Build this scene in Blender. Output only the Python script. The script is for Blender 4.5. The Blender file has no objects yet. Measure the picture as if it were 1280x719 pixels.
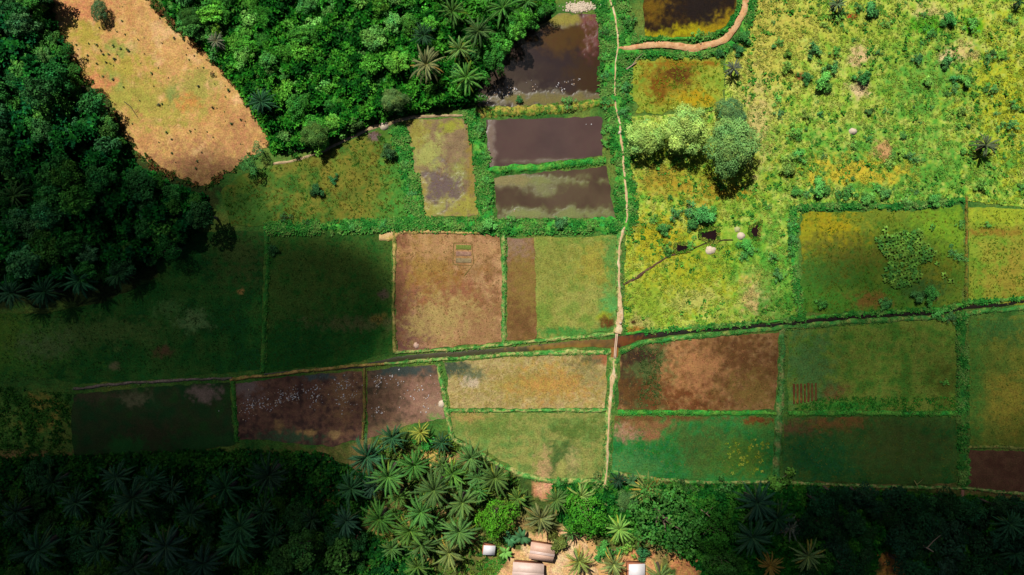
import bpy, math, random
import numpy as np
from mathutils import geometry, Vector

rng = np.random.default_rng(11)
random.seed(11)
PI = math.pi
SC = bpy.context.scene
COL = SC.collection
CAMZ = 148.0                 # height of the drone above the ground, metres
MPP = 220.0 / 1280.0         # metres of ground per photo pixel
WH = 2.35                     # brightness of a sunlit white surface after exposure

def P(px, py, h=0.0):
    k = MPP * (1 - h / CAMZ)
    return (px - 640) * k, (359.5 - py) * k

def lin(c):
    c = np.asarray(c, float) / 255
    return np.where(c <= .04045, c / 12.92, ((c + .055) / 1.055) ** 2.4)

def alb(c):
    v = lin(c) / WH; l = v @ np.array([.3, .6, .1])
    return np.maximum(l + (v - l) * 1.05, .003)

# ---------------------------------------------------------------- noise
_T = rng.random((256, 256))
def vn(x, y):
    xi = np.floor(x).astype(int); yi = np.floor(y).astype(int)
    fx = x - xi; fy = y - yi
    fx = fx * fx * (3 - 2 * fx); fy = fy * fy * (3 - 2 * fy)
    a = _T[xi & 255, yi & 255]; b = _T[(xi + 1) & 255, yi & 255]
    c = _T[xi & 255, (yi + 1) & 255]; d = _T[(xi + 1) & 255, (yi + 1) & 255]
    return (a * (1 - fx) + b * fx) * (1 - fy) + (c * (1 - fx) + d * fx) * fy

def fbm(x, y, s=0.0, o=4):
    x = np.asarray(x, float) + 37.7 * s; y = np.asarray(y, float) + 91.3 * s
    r = 0; a = .5; n = 0
    for i in range(o):
        r = r + a * vn(x, y); n += a
        x = x * 2.03 + 5.2; y = y * 2.03 + 1.7; a *= .55
    return r / n

def sstep(a, b, x):
    t = np.clip((x - a) / (b - a), 0, 1)
    return t * t * (3 - 2 * t)

def pip(poly, x, y):
    poly = np.asarray(poly, float); inside = np.zeros(len(x), bool)
    j = len(poly) - 1
    for i in range(len(poly)):
        xi, yi = poly[i]; xj, yj = poly[j]
        c = ((yi > y) != (yj > y)) & (x < (xj - xi) * (y - yi) / (yj - yi + 1e-12) + xi)
        inside ^= c; j = i
    return inside

def in_poly(poly, n):
    """about n random points (photo pixels) inside a polygon"""
    p = np.asarray(poly, float); lo = p.min(0); hi = p.max(0)
    a = 0.5 * abs(np.dot(p[:, 0], np.roll(p[:, 1], 1)) - np.dot(p[:, 1], np.roll(p[:, 0], 1)))
    m = int(n * (hi[0] - lo[0]) * (hi[1] - lo[1]) / max(a, 1))
    x = rng.uniform(lo[0], hi[0], m); y = rng.uniform(lo[1], hi[1], m)
    k = pip(poly, x, y)
    return x[k], y[k]

def poly_area(poly):
    p = np.asarray(poly, float)
    return 0.5 * abs(np.dot(p[:, 0], np.roll(p[:, 1], 1)) - np.dot(p[:, 1], np.roll(p[:, 0], 1)))

# ---------------------------------------------------------------- colour of a patch of ground
def paint(px, py, spec):
    cs = np.array([alb(c) for c in spec['c']])
    sc = spec.get('sc', 22.0) * .8; sd = spec.get('s', 1.0)
    t = np.clip((fbm(px / sc, py / sc, sd, 5) - .5) * spec.get('k', 2.8) + .5, 0, 1) * (len(cs) - 1)
    i = np.minimum(t.astype(int), len(cs) - 2) if len(cs) > 1 else np.zeros(len(px), int)
    f = (t - i)[:, None] if len(cs) > 1 else 0
    col = cs[i] * (1 - f) + cs[np.minimum(i + 1, len(cs) - 1)] * f
    wet = np.full(len(px), spec.get('wet', 0.0))
    for n, b in enumerate(spec.get('blobs', ())):
        cx, cy, rx, ry, c = b[:5]
        soft = b[5] if len(b) > 5 else .3
        ns = b[6] if len(b) > 6 else .9
        wt = b[7] if len(b) > 7 else None
        st = b[8] if len(b) > 8 else 1.0
        d = np.hypot((px - cx) / rx, (py - cy) / ry) + (fbm(px / 11, py / 11, 3.1 + n + sd, 5) - .5) * ns * 1.6 + (fbm(px / 3.6, py / 3.6, 6.6 + n, 3) - .5) * spec.get('hf', 3.4) * soft
        w = (1 - sstep(1 - soft, 1 + soft, d)) * st
        col = col * (1 - w[:, None]) + alb(c) * w[:, None]
        if wt is not None:
            wet = wet * (1 - w) + wt * w
    return col, wet

# ---------------------------------------------------------------- meshes and objects
def mesh_np(name, v, f, col=None, mat=None, smooth=False, wet=None):
    """one mesh from arrays; f is (n,3) or (n,4), or a list of both"""
    me = bpy.data.meshes.new(name)
    v = np.asarray(v, np.float32)
    fs = f if isinstance(f, list) else [f]
    fs = [np.asarray(a, np.int32) for a in fs if len(a)]
    me.vertices.add(len(v)); me.vertices.foreach_set('co', v.ravel())
    loops = np.concatenate([a.ravel() for a in fs])
    tot = np.concatenate([np.full(len(a), a.shape[1], np.int32) for a in fs])
    st = np.concatenate([[0], np.cumsum(tot)[:-1]]).astype(np.int32)
    me.loops.add(len(loops)); me.loops.foreach_set('vertex_index', loops)
    me.polygons.add(len(tot)); me.polygons.foreach_set('loop_start', st); me.polygons.foreach_set('loop_total', tot)
    me.update(calc_edges=True); me.validate()
    if smooth:
        me.polygons.foreach_set('use_smooth', np.ones(len(me.polygons), bool))
    if col is not None:
        c4 = np.ones((len(v), 4), np.float32); c4[:, :3] = col
        a = me.attributes.new('Col', 'FLOAT_COLOR', 'POINT'); a.data.foreach_set('color', c4.ravel())
    if wet is not None:
        a = me.attributes.new('Wet', 'FLOAT', 'POINT'); a.data.foreach_set('value', np.asarray(wet, np.float32))
    if mat is not None:
        me.materials.append(mat)
    return me

def tag(o, label=None, cat=None, group=None, kind=None):
    if label: o['label'] = label
    if cat: o['category'] = cat
    if group: o['group'] = group
    if kind: o['kind'] = kind
    return o

def link(name, me, parent=None, color=None, loc=None):
    o = bpy.data.objects.new(name, me); COL.objects.link(o)
    if parent is not None: o.parent = parent
    if color is not None: o.color = (*color, 1)
    if loc is not None: o.location = loc
    return o

def thing(name, label, cat, loc, group=None, rz=0.0, sc=1.0):
    o = bpy.data.objects.new(name, None); COL.objects.link(o)
    o.empty_display_size = .3
    o.location = loc; o.rotation_euler = (0, 0, rz)
    o.scale = (sc, sc, sc) if not isinstance(sc, tuple) else sc
    return tag(o, label, cat, group)

# ---------------------------------------------------------------- materials
class NT:
    def __init__(s, m):
        m.use_nodes = True; s.t = m.node_tree; s.t.nodes.clear()
    def n(s, typ, ins=None, **kw):
        nd = s.t.nodes.new(typ)
        for k, v in kw.items(): setattr(nd, k, v)
        for k, v in (ins or {}).items():
            if isinstance(v, bpy.types.NodeSocket): s.t.links.new(v, nd.inputs[k])
            else: nd.inputs[k].default_value = v
        return nd
    def math(s, op, a, b=None, c=None, clamp=False):
        d = {0: a}
        if b is not None: d[1] = b
        if c is not None: d[2] = c
        return s.n('ShaderNodeMath', d, operation=op, use_clamp=clamp).outputs[0]

def ground_mat(name, amp=.5, fine=2.6, mid=.55, bump=.25, rough=.95, hue=.03, water=False, spec=.2):
    m = bpy.data.materials.new(name); t = NT(m)
    co = t.n('ShaderNodeTexCoord').outputs['Object']
    at = t.n('ShaderNodeAttribute', attribute_name='Col').outputs['Color']
    wa = t.n('ShaderNodeAttribute', attribute_name='Wet').outputs['Fac']
    dry = t.math('SUBTRACT', 1.0, t.math('MULTIPLY', wa, 1.25), clamp=True)
    n1 = t.n('ShaderNodeTexNoise', {'Vector': co, 'Scale': fine, 'Detail': 3.0, 'Roughness': .65}).outputs['Fac']
    n2 = t.n('ShaderNodeTexNoise', {'Vector': co, 'Scale': mid, 'Detail': 4.0, 'Roughness': .6}).outputs['Fac']
    n3 = t.n('ShaderNodeTexNoise', {'Vector': co, 'Scale': fine * .45, 'Detail': 2.0, 'W': 3.0}, noise_dimensions='4D').outputs['Fac']
    s1 = t.math('MULTIPLY', t.math('SUBTRACT', n1, .5), amp * 3.6)
    s2 = t.math('MULTIPLY', t.math('SUBTRACT', n2, .5), amp * 1.8)
    val = t.math('MAXIMUM', t.math('ADD', 1.0, t.math('MULTIPLY', t.math('ADD', s1, s2), dry)), .15)
    h = t.math('ADD', .5, t.math('MULTIPLY', t.math('SUBTRACT', n3, .5), hue * 4))
    hs = t.n('ShaderNodeHueSaturation', {'Hue': h, 'Saturation': 1.0, 'Value': val, 'Color': at}).outputs[0]
    bh = t.math('MULTIPLY', t.math('ADD', n1, t.math('MULTIPLY', n3, .8)), dry)
    bp = t.n('ShaderNodeBump', {'Strength': bump, 'Distance': .35, 'Height': bh}).outputs[0]
    r = t.math('SUBTRACT', rough, t.math('MULTIPLY', wa, rough - .05))
    b = t.n('ShaderNodeBsdfPrincipled', {'Base Color': hs, 'Roughness': r, 'Normal': bp, 'Specular IOR Level': t.math('ADD', .06, t.math('MULTIPLY', wa, .2))})
    t.n('ShaderNodeOutputMaterial', {'Surface': b.outputs[0]})
    return m

def leaf_mat(name, rough=.7, trans=.2, spec=.04):
    m = bpy.data.materials.new(name); t = NT(m)
    at = t.n('ShaderNodeAttribute', attribute_name='Col').outputs['Color']
    oi = t.n('ShaderNodeObjectInfo')
    mul = t.n('ShaderNodeMix', {0: 1.0, 6: at, 7: oi.outputs['Color']}, data_type='RGBA', blend_type='MULTIPLY').outputs[2]
    geo = t.n('ShaderNodeNewGeometry').outputs['Position']
    n = t.n('ShaderNodeTexNoise', {'Vector': geo, 'Scale': 1.4, 'Detail': 3.0}).outputs['Fac']
    v = t.math('ADD', .55, t.math('MULTIPLY', n, .9))
    hs = t.n('ShaderNodeHueSaturation', {'Hue': .5, 'Saturation': 1.0, 'Value': v, 'Color': mul}).outputs[0]
    b = t.n('ShaderNodeBsdfPrincipled', {'Base Color': hs, 'Roughness': rough, 'Specular IOR Level': spec})
    tr = t.n('ShaderNodeBsdfTranslucent', {'Color': hs})
    mx = t.n('ShaderNodeMixShader', {0: trans, 1: b.outputs[0], 2: tr.outputs[0]})
    t.n('ShaderNodeOutputMaterial', {'Surface': mx.outputs[0]})
    return m

def plain_mat(name, c, rough=.8, amp=.4, scale=4.0, bump=.3, metal=0.0, stripes=None):
    m = bpy.data.materials.new(name); t = NT(m)
    co = t.n('ShaderNodeTexCoord').outputs['Object']
    n = t.n('ShaderNodeTexNoise', {'Vector': co, 'Scale': scale, 'Detail': 5.0, 'Roughness': .65}).outputs['Fac']
    v = t.math('ADD', 1 - amp, t.math('MULTIPLY', n, amp * 2))
    hgt = n
    if stripes:
        w = t.n('ShaderNodeTexWave', {'Vector': co, 'Scale': stripes, 'Distortion': .6, 'Detail': 2.0}, bands_direction='X').outputs['Fac']
        v = t.math('MULTIPLY', v, t.math('ADD', .86, t.math('MULTIPLY', w, .28)))
        hgt = w
    hs = t.n('ShaderNodeHueSaturation', {'Value': v, 'Color': (*alb(c), 1)}).outputs[0]
    bp = t.n('ShaderNodeBump', {'Strength': bump, 'Distance': .05, 'Height': hgt}).outputs[0]
    b = t.n('ShaderNodeBsdfPrincipled', {'Base Color': hs, 'Roughness': rough, 'Normal': bp, 'Metallic': metal})
    t.n('ShaderNodeOutputMaterial', {'Surface': b.outputs[0]})
    return m

M_MEADOW = ground_mat('meadow_ground', amp=.26, fine=2.2, mid=.6, bump=.5, hue=.02)
M_FIELD = ground_mat('field_ground', amp=.5, fine=3.2, mid=.5, bump=.4, hue=.02)
M_MUD = ground_mat('muddy_ground', amp=.42, fine=3.4, mid=.45, bump=.3, hue=.012, spec=.3)
M_BANK = ground_mat('bank_ground', amp=.6, fine=2.8, mid=.8, bump=.5, hue=.03)
M_PATH = ground_mat('path_ground', amp=.28, fine=3.0, mid=.7, bump=.25, hue=.01)
M_LEAF = leaf_mat('leaves')
M_PALM = leaf_mat('palm_leaves', rough=.6, trans=.1, spec=.08)
M_BARK = plain_mat('bark', (120, 100, 80), .9)
M_PBARK = plain_mat('palm_bark', (90, 75, 60), .95)
M_PALE = plain_mat('pale_stone', (228, 208, 180), .9, amp=.35, scale=2.5, bump=.5)
M_WOOD = plain_mat('grey_wood', (175, 150, 125), .85, scale=6)

# ---------------------------------------------------------------- ground sheets
def resample(pts, step, closed=False):
    p = np.asarray(pts, float)
    if closed: p = np.vstack([p, p[:1]])
    seg = np.hypot(*np.diff(p, axis=0).T); s = np.concatenate([[0], np.cumsum(seg)])
    n = max(2, int(s[-1] / step) + 1)
    u = np.linspace(0, s[-1], n)
    q = np.column_stack([np.interp(u, s, p[:, 0]), np.interp(u, s, p[:, 1])])
    return q[:-1] if closed else q

def sheet(name, poly, spec, mat, label, z=.02, step=2.3, wob=2.4, cat=None, zn=.05, group=None):
    """a field, pond or meadow: an irregular polygon (photo pixels) filled with a fine mesh"""
    b = resample(poly, step, True)
    b = b + wob * 2 * np.column_stack([fbm(b[:, 0] / 9, b[:, 1] / 9, 2.2, 3) - .5, fbm(b[:, 0] / 9, b[:, 1] / 9, 7.7, 3) - .5])
    lo = b.min(0); hi = b.max(0)
    gx, gy = np.meshgrid(np.arange(lo[0], hi[0], step), np.arange(lo[1], hi[1], step))
    g = np.column_stack([gx.ravel(), gy.ravel()]) + rng.uniform(-.35, .35, (gx.size, 2)) * step
    g = g[pip(b, g[:, 0], g[:, 1])]
    pts = [Vector((float(x), float(y))) for x, y in np.vstack([b, g])]
    n = len(b)
    r = geometry.delaunay_2d_cdt(pts, [(i, (i + 1) % n) for i in range(n)], [], 1, 1e-5)
    v2 = np.array([tuple(v) for v in r[0]]); f = np.array([tuple(t) for t in r[2] if len(t) == 3])
    f = f[:, ::-1]
    px, py = v2[:, 0], v2[:, 1]
    c, w = paint(px, py, spec)
    x, y = P(px, py)
    zz = z + zn * (fbm(px / 7, py / 7, 4.4, 3) - .3) * (1 - w)
    me = mesh_np(name, np.column_stack([x, y, zz]), f, c, mat, True, w)
    return tag(link(name, me), label, cat or name.replace('_', ' '), group, 'structure')

def strip(name, pts, w, h, spec, mat, label, z0=-.1, wob=.6, n=7, cat=None, pw=2.6, step=2.4, rag=.8, group=None, kind='structure'):
    """a bank, path or ditch swept along a line of photo pixels; w is its width in pixels"""
    c = resample(pts, step)
    for _ in range(2):
        c[1:-1] = .25 * c[:-2] + .5 * c[1:-1] + .25 * c[2:]
    c = c + wob * 4 * np.column_stack([fbm(c[:, 0] / 14, c[:, 1] / 14, 5.2, 3) - .5, fbm(c[:, 0] / 14, c[:, 1] / 14, 8.7, 3) - .5])
    t = np.gradient(c, axis=0); t /= np.hypot(t[:, 0], t[:, 1])[:, None] + 1e-9
    nrm = np.column_stack([-t[:, 1], t[:, 0]])
    u = np.linspace(-1, 1, n)
    ws = np.interp(np.linspace(0, 1, len(c)), np.linspace(0, 1, len(np.atleast_1d(w))), np.atleast_1d(w)) if np.ndim(w) else np.full(len(c), float(w))
    L = (fbm(c[:, 0] / 8, c[:, 1] / 8, 1.3, 4) - .5) * 2; R = (fbm(c[:, 0] / 8, c[:, 1] / 8, 9.9, 4) - .5) * 2
    V = []; PX = []
    for k in u:
        wid = ws / 2 * (1 + rag * (L if k < 0 else R))
        q = c + nrm * (k * wid)[:, None]
        z = z0 + (h - z0) * (1 - abs(k) ** pw) * (1 + .35 * (fbm(q[:, 0] / 6, q[:, 1] / 6, 6.1, 3) - .5))
        x, y = P(q[:, 0], q[:, 1]); V.append(np.column_stack([x, y, z])); PX.append(q)
    m = len(c); V = np.vstack(V); PX = np.vstack(PX)
    i = np.arange(m - 1)
    F = np.vstack([np.column_stack([a * m + i, a * m + i + 1, (a + 1) * m + i + 1, (a + 1) * m + i]) for a in range(n - 1)])
    if 'grad' in spec:
        pass
    cc, w_ = paint(PX[:, 0], PX[:, 1], spec)
    e = V[F[0]]; nz = np.cross(e[1] - e[0], e[3] - e[0])[2]
    if nz < 0: F = F[:, ::-1]
    me = mesh_np(name, V, F, cc, mat, True, w_)
    return tag(link(name, me), label, cat or name.replace('_', ' '), group, kind)

# ---------------------------------------------------------------- grass and leaves
def tuft_mesh(name, px, py, z, size, cols, K=6, el=(.25, 1.2), wid=.2, mat=None, jit=.3):
    """blades/leaves round each point; cols is (n,3) albedo"""
    N = len(px); size = np.broadcast_to(size, (N,)); z = np.broadcast_to(z, (N,))
    x, y = P(np.asarray(px), np.asarray(py), z)
    c = np.repeat(np.column_stack([x, y, z]), K, 0)
    s = np.repeat(size, K) * rng.uniform(.6, 1.2, N * K)
    az = rng.uniform(0, 2 * PI, N * K); e = rng.uniform(el[0], el[1], N * K)
    d = np.column_stack([np.cos(az) * np.cos(e), np.sin(az) * np.cos(e), np.sin(e)])
    sd = np.column_stack([-np.sin(az), np.cos(az), rng.uniform(-.5, .5, N * K)]) * (s * wid)[:, None]
    base = c + d * (s * .08)[:, None]
    mid = base + d * (s * .55)[:, None] + np.array([0, 0, .1]) * s[:, None]
    tip = base + d * s[:, None] - np.array([0, 0, .12]) * s[:, None]
    V = np.stack([base, mid + sd, tip, mid - sd], 1).reshape(-1, 3)
    F = np.arange(N * K * 4).reshape(-1, 4)
    cc = np.repeat(cols, K, 0) * rng.uniform(1 - jit, 1 + jit, (N * K, 1)) * rng.uniform(.9, 1.1, (N * K, 3))
    return mesh_np(name, V, F, np.repeat(cc, 4, 0), mat or M_LEAF)

def pick_cols(px, py, pal, sc=14.0, s=2.0, spread=.28):
    """a leaf colour per point from a palette, clustered by noise"""
    A = np.array([alb(c) for c in pal])
    t = np.clip((fbm(px / sc, py / sc, s, 4) - .5) * 2.6 + .5 + rng.normal(0, spread, len(px)), 0, .999) * len(A)
    return A[t.astype(int)]

def along(pts, w, dens):
    """random points on a strip: dens per square pixel"""
    c = resample(pts, 1.0); n = int(len(c) * w * dens)
    i = rng.integers(0, len(c) - 1, n); t = c[i + 1] - c[i]; t /= np.hypot(t[:, 0], t[:, 1])[:, None] + 1e-9
    o = rng.uniform(-.5, .5, n) * w
    q = c[i] + np.column_stack([-t[:, 1], t[:, 0]]) * o[:, None]
    return q[:, 0], q[:, 1], np.abs(o) / (w / 2)

def rhombs(p, nrm, l, w):
    """a leaf-shaped quad at each p facing nrm"""
    n = len(p); r = rng.normal(size=(n, 3)); nrm = nrm / (np.linalg.norm(nrm, axis=1)[:, None] + 1e-9)
    t = np.cross(nrm, r); t /= np.linalg.norm(t, axis=1)[:, None] + 1e-9
    b = np.cross(nrm, t)
    l = np.broadcast_to(l, (n,))[:, None]; w = np.broadcast_to(w, (n,))[:, None]
    f = nrm * l * .12
    return np.stack([p - t * l / 2 - f, p + b * w / 2, p + t * l / 2 - f, p - b * w / 2], 1).reshape(-1, 3)

def crown_mesh(name, lobes, per, leaf, jitn=.38, zmin=-.35, val=.25, fold=0.0, rosette=0, lobval=.18, stray=0.0):
    """crown made of many leaf faces over a set of lobes (x, y, z, r)"""
    V = []; C = []
    L = np.array(lobes, float)
    for k, (cx, cy, cz, r) in enumerate(L):
        n = int(per * r * r)
        u = rng.normal(size=(n * 2, 3)); u /= np.linalg.norm(u, axis=1)[:, None]
        u = u[u[:, 2] > zmin][:n]
        rr = r * rng.uniform(.72, 1.05, len(u)) * (1 + .22 * np.sin(5 * u[:, 0] + k) * np.cos(4 * u[:, 1] + 2 * k))
        if stray:
            rr = rr * np.where(rng.random(len(u)) < stray, rng.uniform(1.0, 1.4, len(u)), 1)
        p = np.array([cx, cy, cz]) + u * rr[:, None] * np.array([1, 1, .85])
        keep = np.ones(len(p), bool)
        for j, (ax, ay, az, ar) in enumerate(L):
            if j != k:
                keep &= np.linalg.norm((p - [ax, ay, az]) / [1, 1, .85], axis=1) > ar * .72
        p = p[keep]; u = u[keep]
        if not len(p): continue
        lv = rng.uniform(1 - lobval, 1 + lobval)
        hue = rng.normal(0, .05)
        if rosette:
            p = np.repeat(p, rosette, 0) + rng.normal(0, leaf * .55, (len(p) * rosette, 3)) * [1, 1, .5]
            cv = np.repeat(rng.uniform(1 - val, 1 + val, len(u)), rosette); u = np.repeat(u, rosette, 0)
        else:
            cv = rng.uniform(1 - val, 1 + val, len(p))
        nr = u + rng.normal(0, jitn, (len(p), 3)) + [0, 0, .25]
        V.append(rhombs(p, nr, leaf * rng.uniform(.7, 1.3, len(p)), leaf * .62 * rng.uniform(.7, 1.2, len(p))))
        c = np.column_stack([cv * lv * (1 + hue * 2), cv * lv, cv * lv * (1 - hue)]) * rng.uniform(.92, 1.08, (len(p), 3))
        C.append(np.repeat(c, 4, 0))
    V = np.vstack(V); C = np.vstack(C)
    return mesh_np(name, V, np.arange(len(V)).reshape(-1, 4), C, M_LEAF)

def tube(pts, rad, n=7):
    pts = np.asarray(pts, float); V = []
    for i, p in enumerate(pts):
        d = pts[min(i + 1, len(pts) - 1)] - pts[max(i - 1, 0)]; d /= np.linalg.norm(d) + 1e-9
        a = np.cross(d, [0, 0, 1] if abs(d[2]) < .9 else [1, 0, 0]); a /= np.linalg.norm(a); b = np.cross(d, a)
        th = np.linspace(0, 2 * PI, n, endpoint=False)
        V.append(p + rad[i] * (np.cos(th)[:, None] * a + np.sin(th)[:, None] * b))
    m = len(pts); V = np.vstack(V)
    F = np.array([(i * n + j, i * n + (j + 1) % n, (i + 1) * n + (j + 1) % n, (i + 1) * n + j) for i in range(m - 1) for j in range(n)])
    return V, F

def cat_meshes(parts):
    V = []; F = []; o = 0
    for v, f in parts:
        V.append(v); F.append(f + o); o += len(v)
    return np.vstack(V), np.vstack(F)

def trunk_mesh(name, h, r, lobes, mat=None):
    parts = []
    k = np.linspace(0, 1, 6)
    cx = np.cumsum(rng.normal(0, .04 * h / 6, 6)); cy = np.cumsum(rng.normal(0, .04 * h / 6, 6))
    parts.append(tube(np.column_stack([cx, cy, k * h]), r * (1.25 - .75 * k)))
    for (lx, ly, lz, lr) in lobes[:6]:
        z0 = h * rng.uniform(.45, .75); a = np.array([0, 0, z0]); b = np.array([lx, ly, lz])
        mid = (a + b) / 2 + rng.normal(0, .1, 3) + [0, 0, .15]
        parts.append(tube([a, mid, b], [r * .5, r * .35, r * .14], 5))
    V, F = cat_meshes(parts)
    return mesh_np(name, V, F, None, mat or M_BARK, True)
# ---------------------------------------------------------------- plants
def palm_meshes(seed, h, R, nf=34, dead=4, spiky=0.0):
    V = []; C = []
    for k in range(nf):
        a = k * 2.399963 + rng.normal(0, .2)
        q = k / (nf - 1)                                     # 0 = oldest, lowest frond
        e0 = math.radians(-8 + 82 * q ** .9) + rng.normal(0, .07)
        L = R * (1.0 - .28 * q ** 3) * rng.uniform(.72, 1.12)
        curve = math.radians(62 - 12 * q) * rng.uniform(.65, 1.5)
        m = 22; s = np.linspace(0, 1, m)
        pit = e0 - curve * s ** 1.3
        hx = np.cumsum(np.cos(pit)) / m * L; hz = np.cumsum(np.sin(pit)) / m * L
        sw = rng.normal(0, .08) * s ** 2 * L
        ca, sa = math.cos(a), math.sin(a)
        pos = np.column_stack([ca * hx - sa * sw, sa * hx + ca * sw, h + hz])
        tan = np.column_stack([ca * np.cos(pit), sa * np.cos(pit), np.sin(pit)])
        side = np.array([-sa, ca, 0])
        up = np.cross(tan, side); up *= np.sign(up[:, 2:3] + 1e-6)
        isdead = k < dead
        tint = np.array([2.3, 1.15, .75]) * rng.uniform(.8, 1.1) if isdead else np.array([1 + .25 * rng.random(), 1, 1]) * rng.uniform(.75, 1.2)
        ll = np.sin(PI * (.13 + .82 * s)) ** .8 * (.44 if not isdead else .34) * rng.uniform(.8, 1.2) * R / 4.0
        for sgn in (-1, 1):
            i = np.arange(3, m)
            for off in (0, .5):
                p = pos[i] + tan[i] * off * L / m
                d = tan[i] * .75 + side * sgn * .7 - up[i] * (.25 + rng.uniform(0, .25, (len(i), 1)))
                d /= np.linalg.norm(d, axis=1)[:, None]
                l = (ll[i] * rng.uniform(.85, 1.12, len(i)))[:, None]
                wv = tan[i] * .052
                mid = p + d * l * .5 + [0, 0, .03]; tip = p + d * l - [0, 0, .06]
                V.append(np.stack([p, mid + wv, tip, mid - wv], 1).reshape(-1, 3))
                C.append(np.repeat(tint * rng.uniform(.65, 1.35, (len(i), 1)), 4, 0))
        # rachis
        w = (.065 * (1 - .7 * s))[:, None] * side
        r0 = pos - w + up * .03; r1 = pos + w + up * .03
        V.append(np.stack([r0[:-1], r1[:-1], r1[1:], r0[1:]], 1).reshape(-1, 3))
        C.append(np.repeat(np.tile(tint * [2.0, 1.7, 1.3], (m - 1, 1)), 4, 0))
    V = np.vstack(V); C = np.vstack(C)
    crown = mesh_np('palm_crown', V, np.arange(len(V)).reshape(-1, 4), C, M_PALM)
    k = np.linspace(0, 1, 8)
    tv, tf = tube(np.column_stack([.15 * np.sin(k * 2 + seed), .12 * np.cos(k * 1.7 + seed), k * h]), .3 + .1 * (1 - k) + .12 * (k > .8), 9)
    return crown, mesh_np('palm_trunk', tv, tf, None, M_PBARK, True)

PALMS = [(h, R, palm_meshes(i, h, R, nf, dead)) for i, (h, R, nf, dead) in enumerate(
    [(6.0, 4.3, 36, 3), (7.0, 4.5, 40, 5), (5.2, 4.0, 33, 2), (6.5, 4.3, 30, 6), (3.2, 3.2, 26, 2), (6.2, 4.2, 36, 8), (7.6, 4.4, 38, 4), (5.6, 4.1, 28, 3)])]
G_DARK = (.012, .050, .026); G_MID = (.034, .098, .024); G_PALE = (.08, .145, .045); G_GREY = (.06, .095, .07); G_YEL = (.14, .17, .04)  # G_DARK also puts cloud shade into the frond colour of shaded palms

def palm(px, py, rpx, label, group=None, tint=G_MID, var=None, cat='palm', name='oil_palm'):
    i = var if var is not None else int(rng.choice([0, 1, 2, 3, 5, 6, 7]))
    h, R, (cm, tm) = PALMS[i]
    sc = rpx * .87 * MPP * (1 - h / CAMZ) / (R * .80)
    sc = min(max(sc, .35), 1.5)
    x, y = P(px, py, h * sc)
    t = thing(name, label, cat, (x, y, 0), group, rng.uniform(0, 2 * PI), sc)
    t.rotation_euler = (rng.normal(0, .07), rng.normal(0, .07), rng.uniform(0, 6.28))
    j = rng.uniform(.82, 1.18, 3) * rng.uniform(.75, 1.3) * [1, 1, .82]
    link('crown', cm, t, tuple(np.array(tint) * j)); link('trunk', tm, t)
    return t

def tree_variant(seed, R, h, nl, leaf, per, flat=.55, core=(.42, .58), dist=(.5, .9), **kw):
    lobes = [(rng.normal(0, .1) * R, rng.normal(0, .1) * R, h - R * .6, R * rng.uniform(*core))]
    for k in range(nl):
        a = k * 2.399963 + rng.normal(0, .25); d = R * math.sqrt((k + .8) / nl) * rng.uniform(*dist)
        r = R * rng.uniform(.17, .42)
        lobes.append((math.cos(a) * d, math.sin(a) * d, h - r - R * flat * (d / R) ** 2 - rng.uniform(-.12, .3) * R, r))
    return crown_mesh('broadleaf_crown', lobes, per, leaf, **kw), trunk_mesh('broadleaf_trunk', h - R * .8, .07 * R + .03, lobes[1:])

TREES = []          # (R, h, crown, trunk)
for i in range(6):
    R = 3.0; h = [6.5, 7.5, 6.0, 8.0, 9.0, 5.5][i]
    TREES.append((R, h, *tree_variant(i, R, h, [10, 18, 7, 12, 22, 6][i], [.34, .46, .30, .40, .52, .60][i], [150, 115, 170, 140, 100, 85][i], lobval=.38, val=.4, jitn=[.3, .45, .35, .5, .45, .6][i])))
SHRUBS = []
for i in range(6):
    R = 1.5; h = [1.7, 2.1, 1.5, 2.4, 1.9, 1.6][i]
    SHRUBS.append((R, h, *tree_variant(20 + i, R, h, [7, 9, 6, 8, 10, 5][i], [.26, .3, .24, .34, .28, .36][i], 260, flat=.3, core=(.2, .34), dist=(.55, 1.2), lobval=.28, val=.4, rosette=[0, 3, 0, 3, 0, 3][i])))
ROUND = [(4.5, 9.0, *tree_variant(40, 4.5, 9.0, 16, .40, 16, rosette=5, val=.35)), (4.5, 8.0, *tree_variant(41, 4.5, 8.0, 22, .36, 20, rosette=4, val=.45))]
FEATHER = []
for i in range(3):
    R = 4.5; h = [9.0, 9.5, 10.0][i]
    FEATHER.append((R, h, *tree_variant(50 + i, R, h, [22, 28, 32][i], .30, 340, flat=.6, val=.22, lobval=.22, jitn=.4, stray=.2)))

def plant(kind, px, py, rpx, label, cat, name, tint, group=None, var=None, hs=1.0):
    T = kind[var if var is not None else int(rng.integers(0, len(kind)))]
    R, h, cm, tm = T
    sc = rpx * MPP / R
    x, y = P(px, py, h * sc * hs * .8)
    t = thing(name, label, cat, (x, y, 0), group, rng.uniform(0, 2 * PI), (sc * rng.uniform(.8, 1.2), sc * rng.uniform(.8, 1.2), sc * hs) if name != 'feathery_tree' else (sc, sc * 1.04, sc * .85))
    j = (rng.uniform(.88, 1.12, 3) * rng.uniform(.8, 1.2) if name != 'feathery_tree' else 1.0)
    link('crown', cm, t, tuple(np.array(tint) * j * [1.08, 1, .62])); link('trunk', tm, t)
    return t

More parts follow.
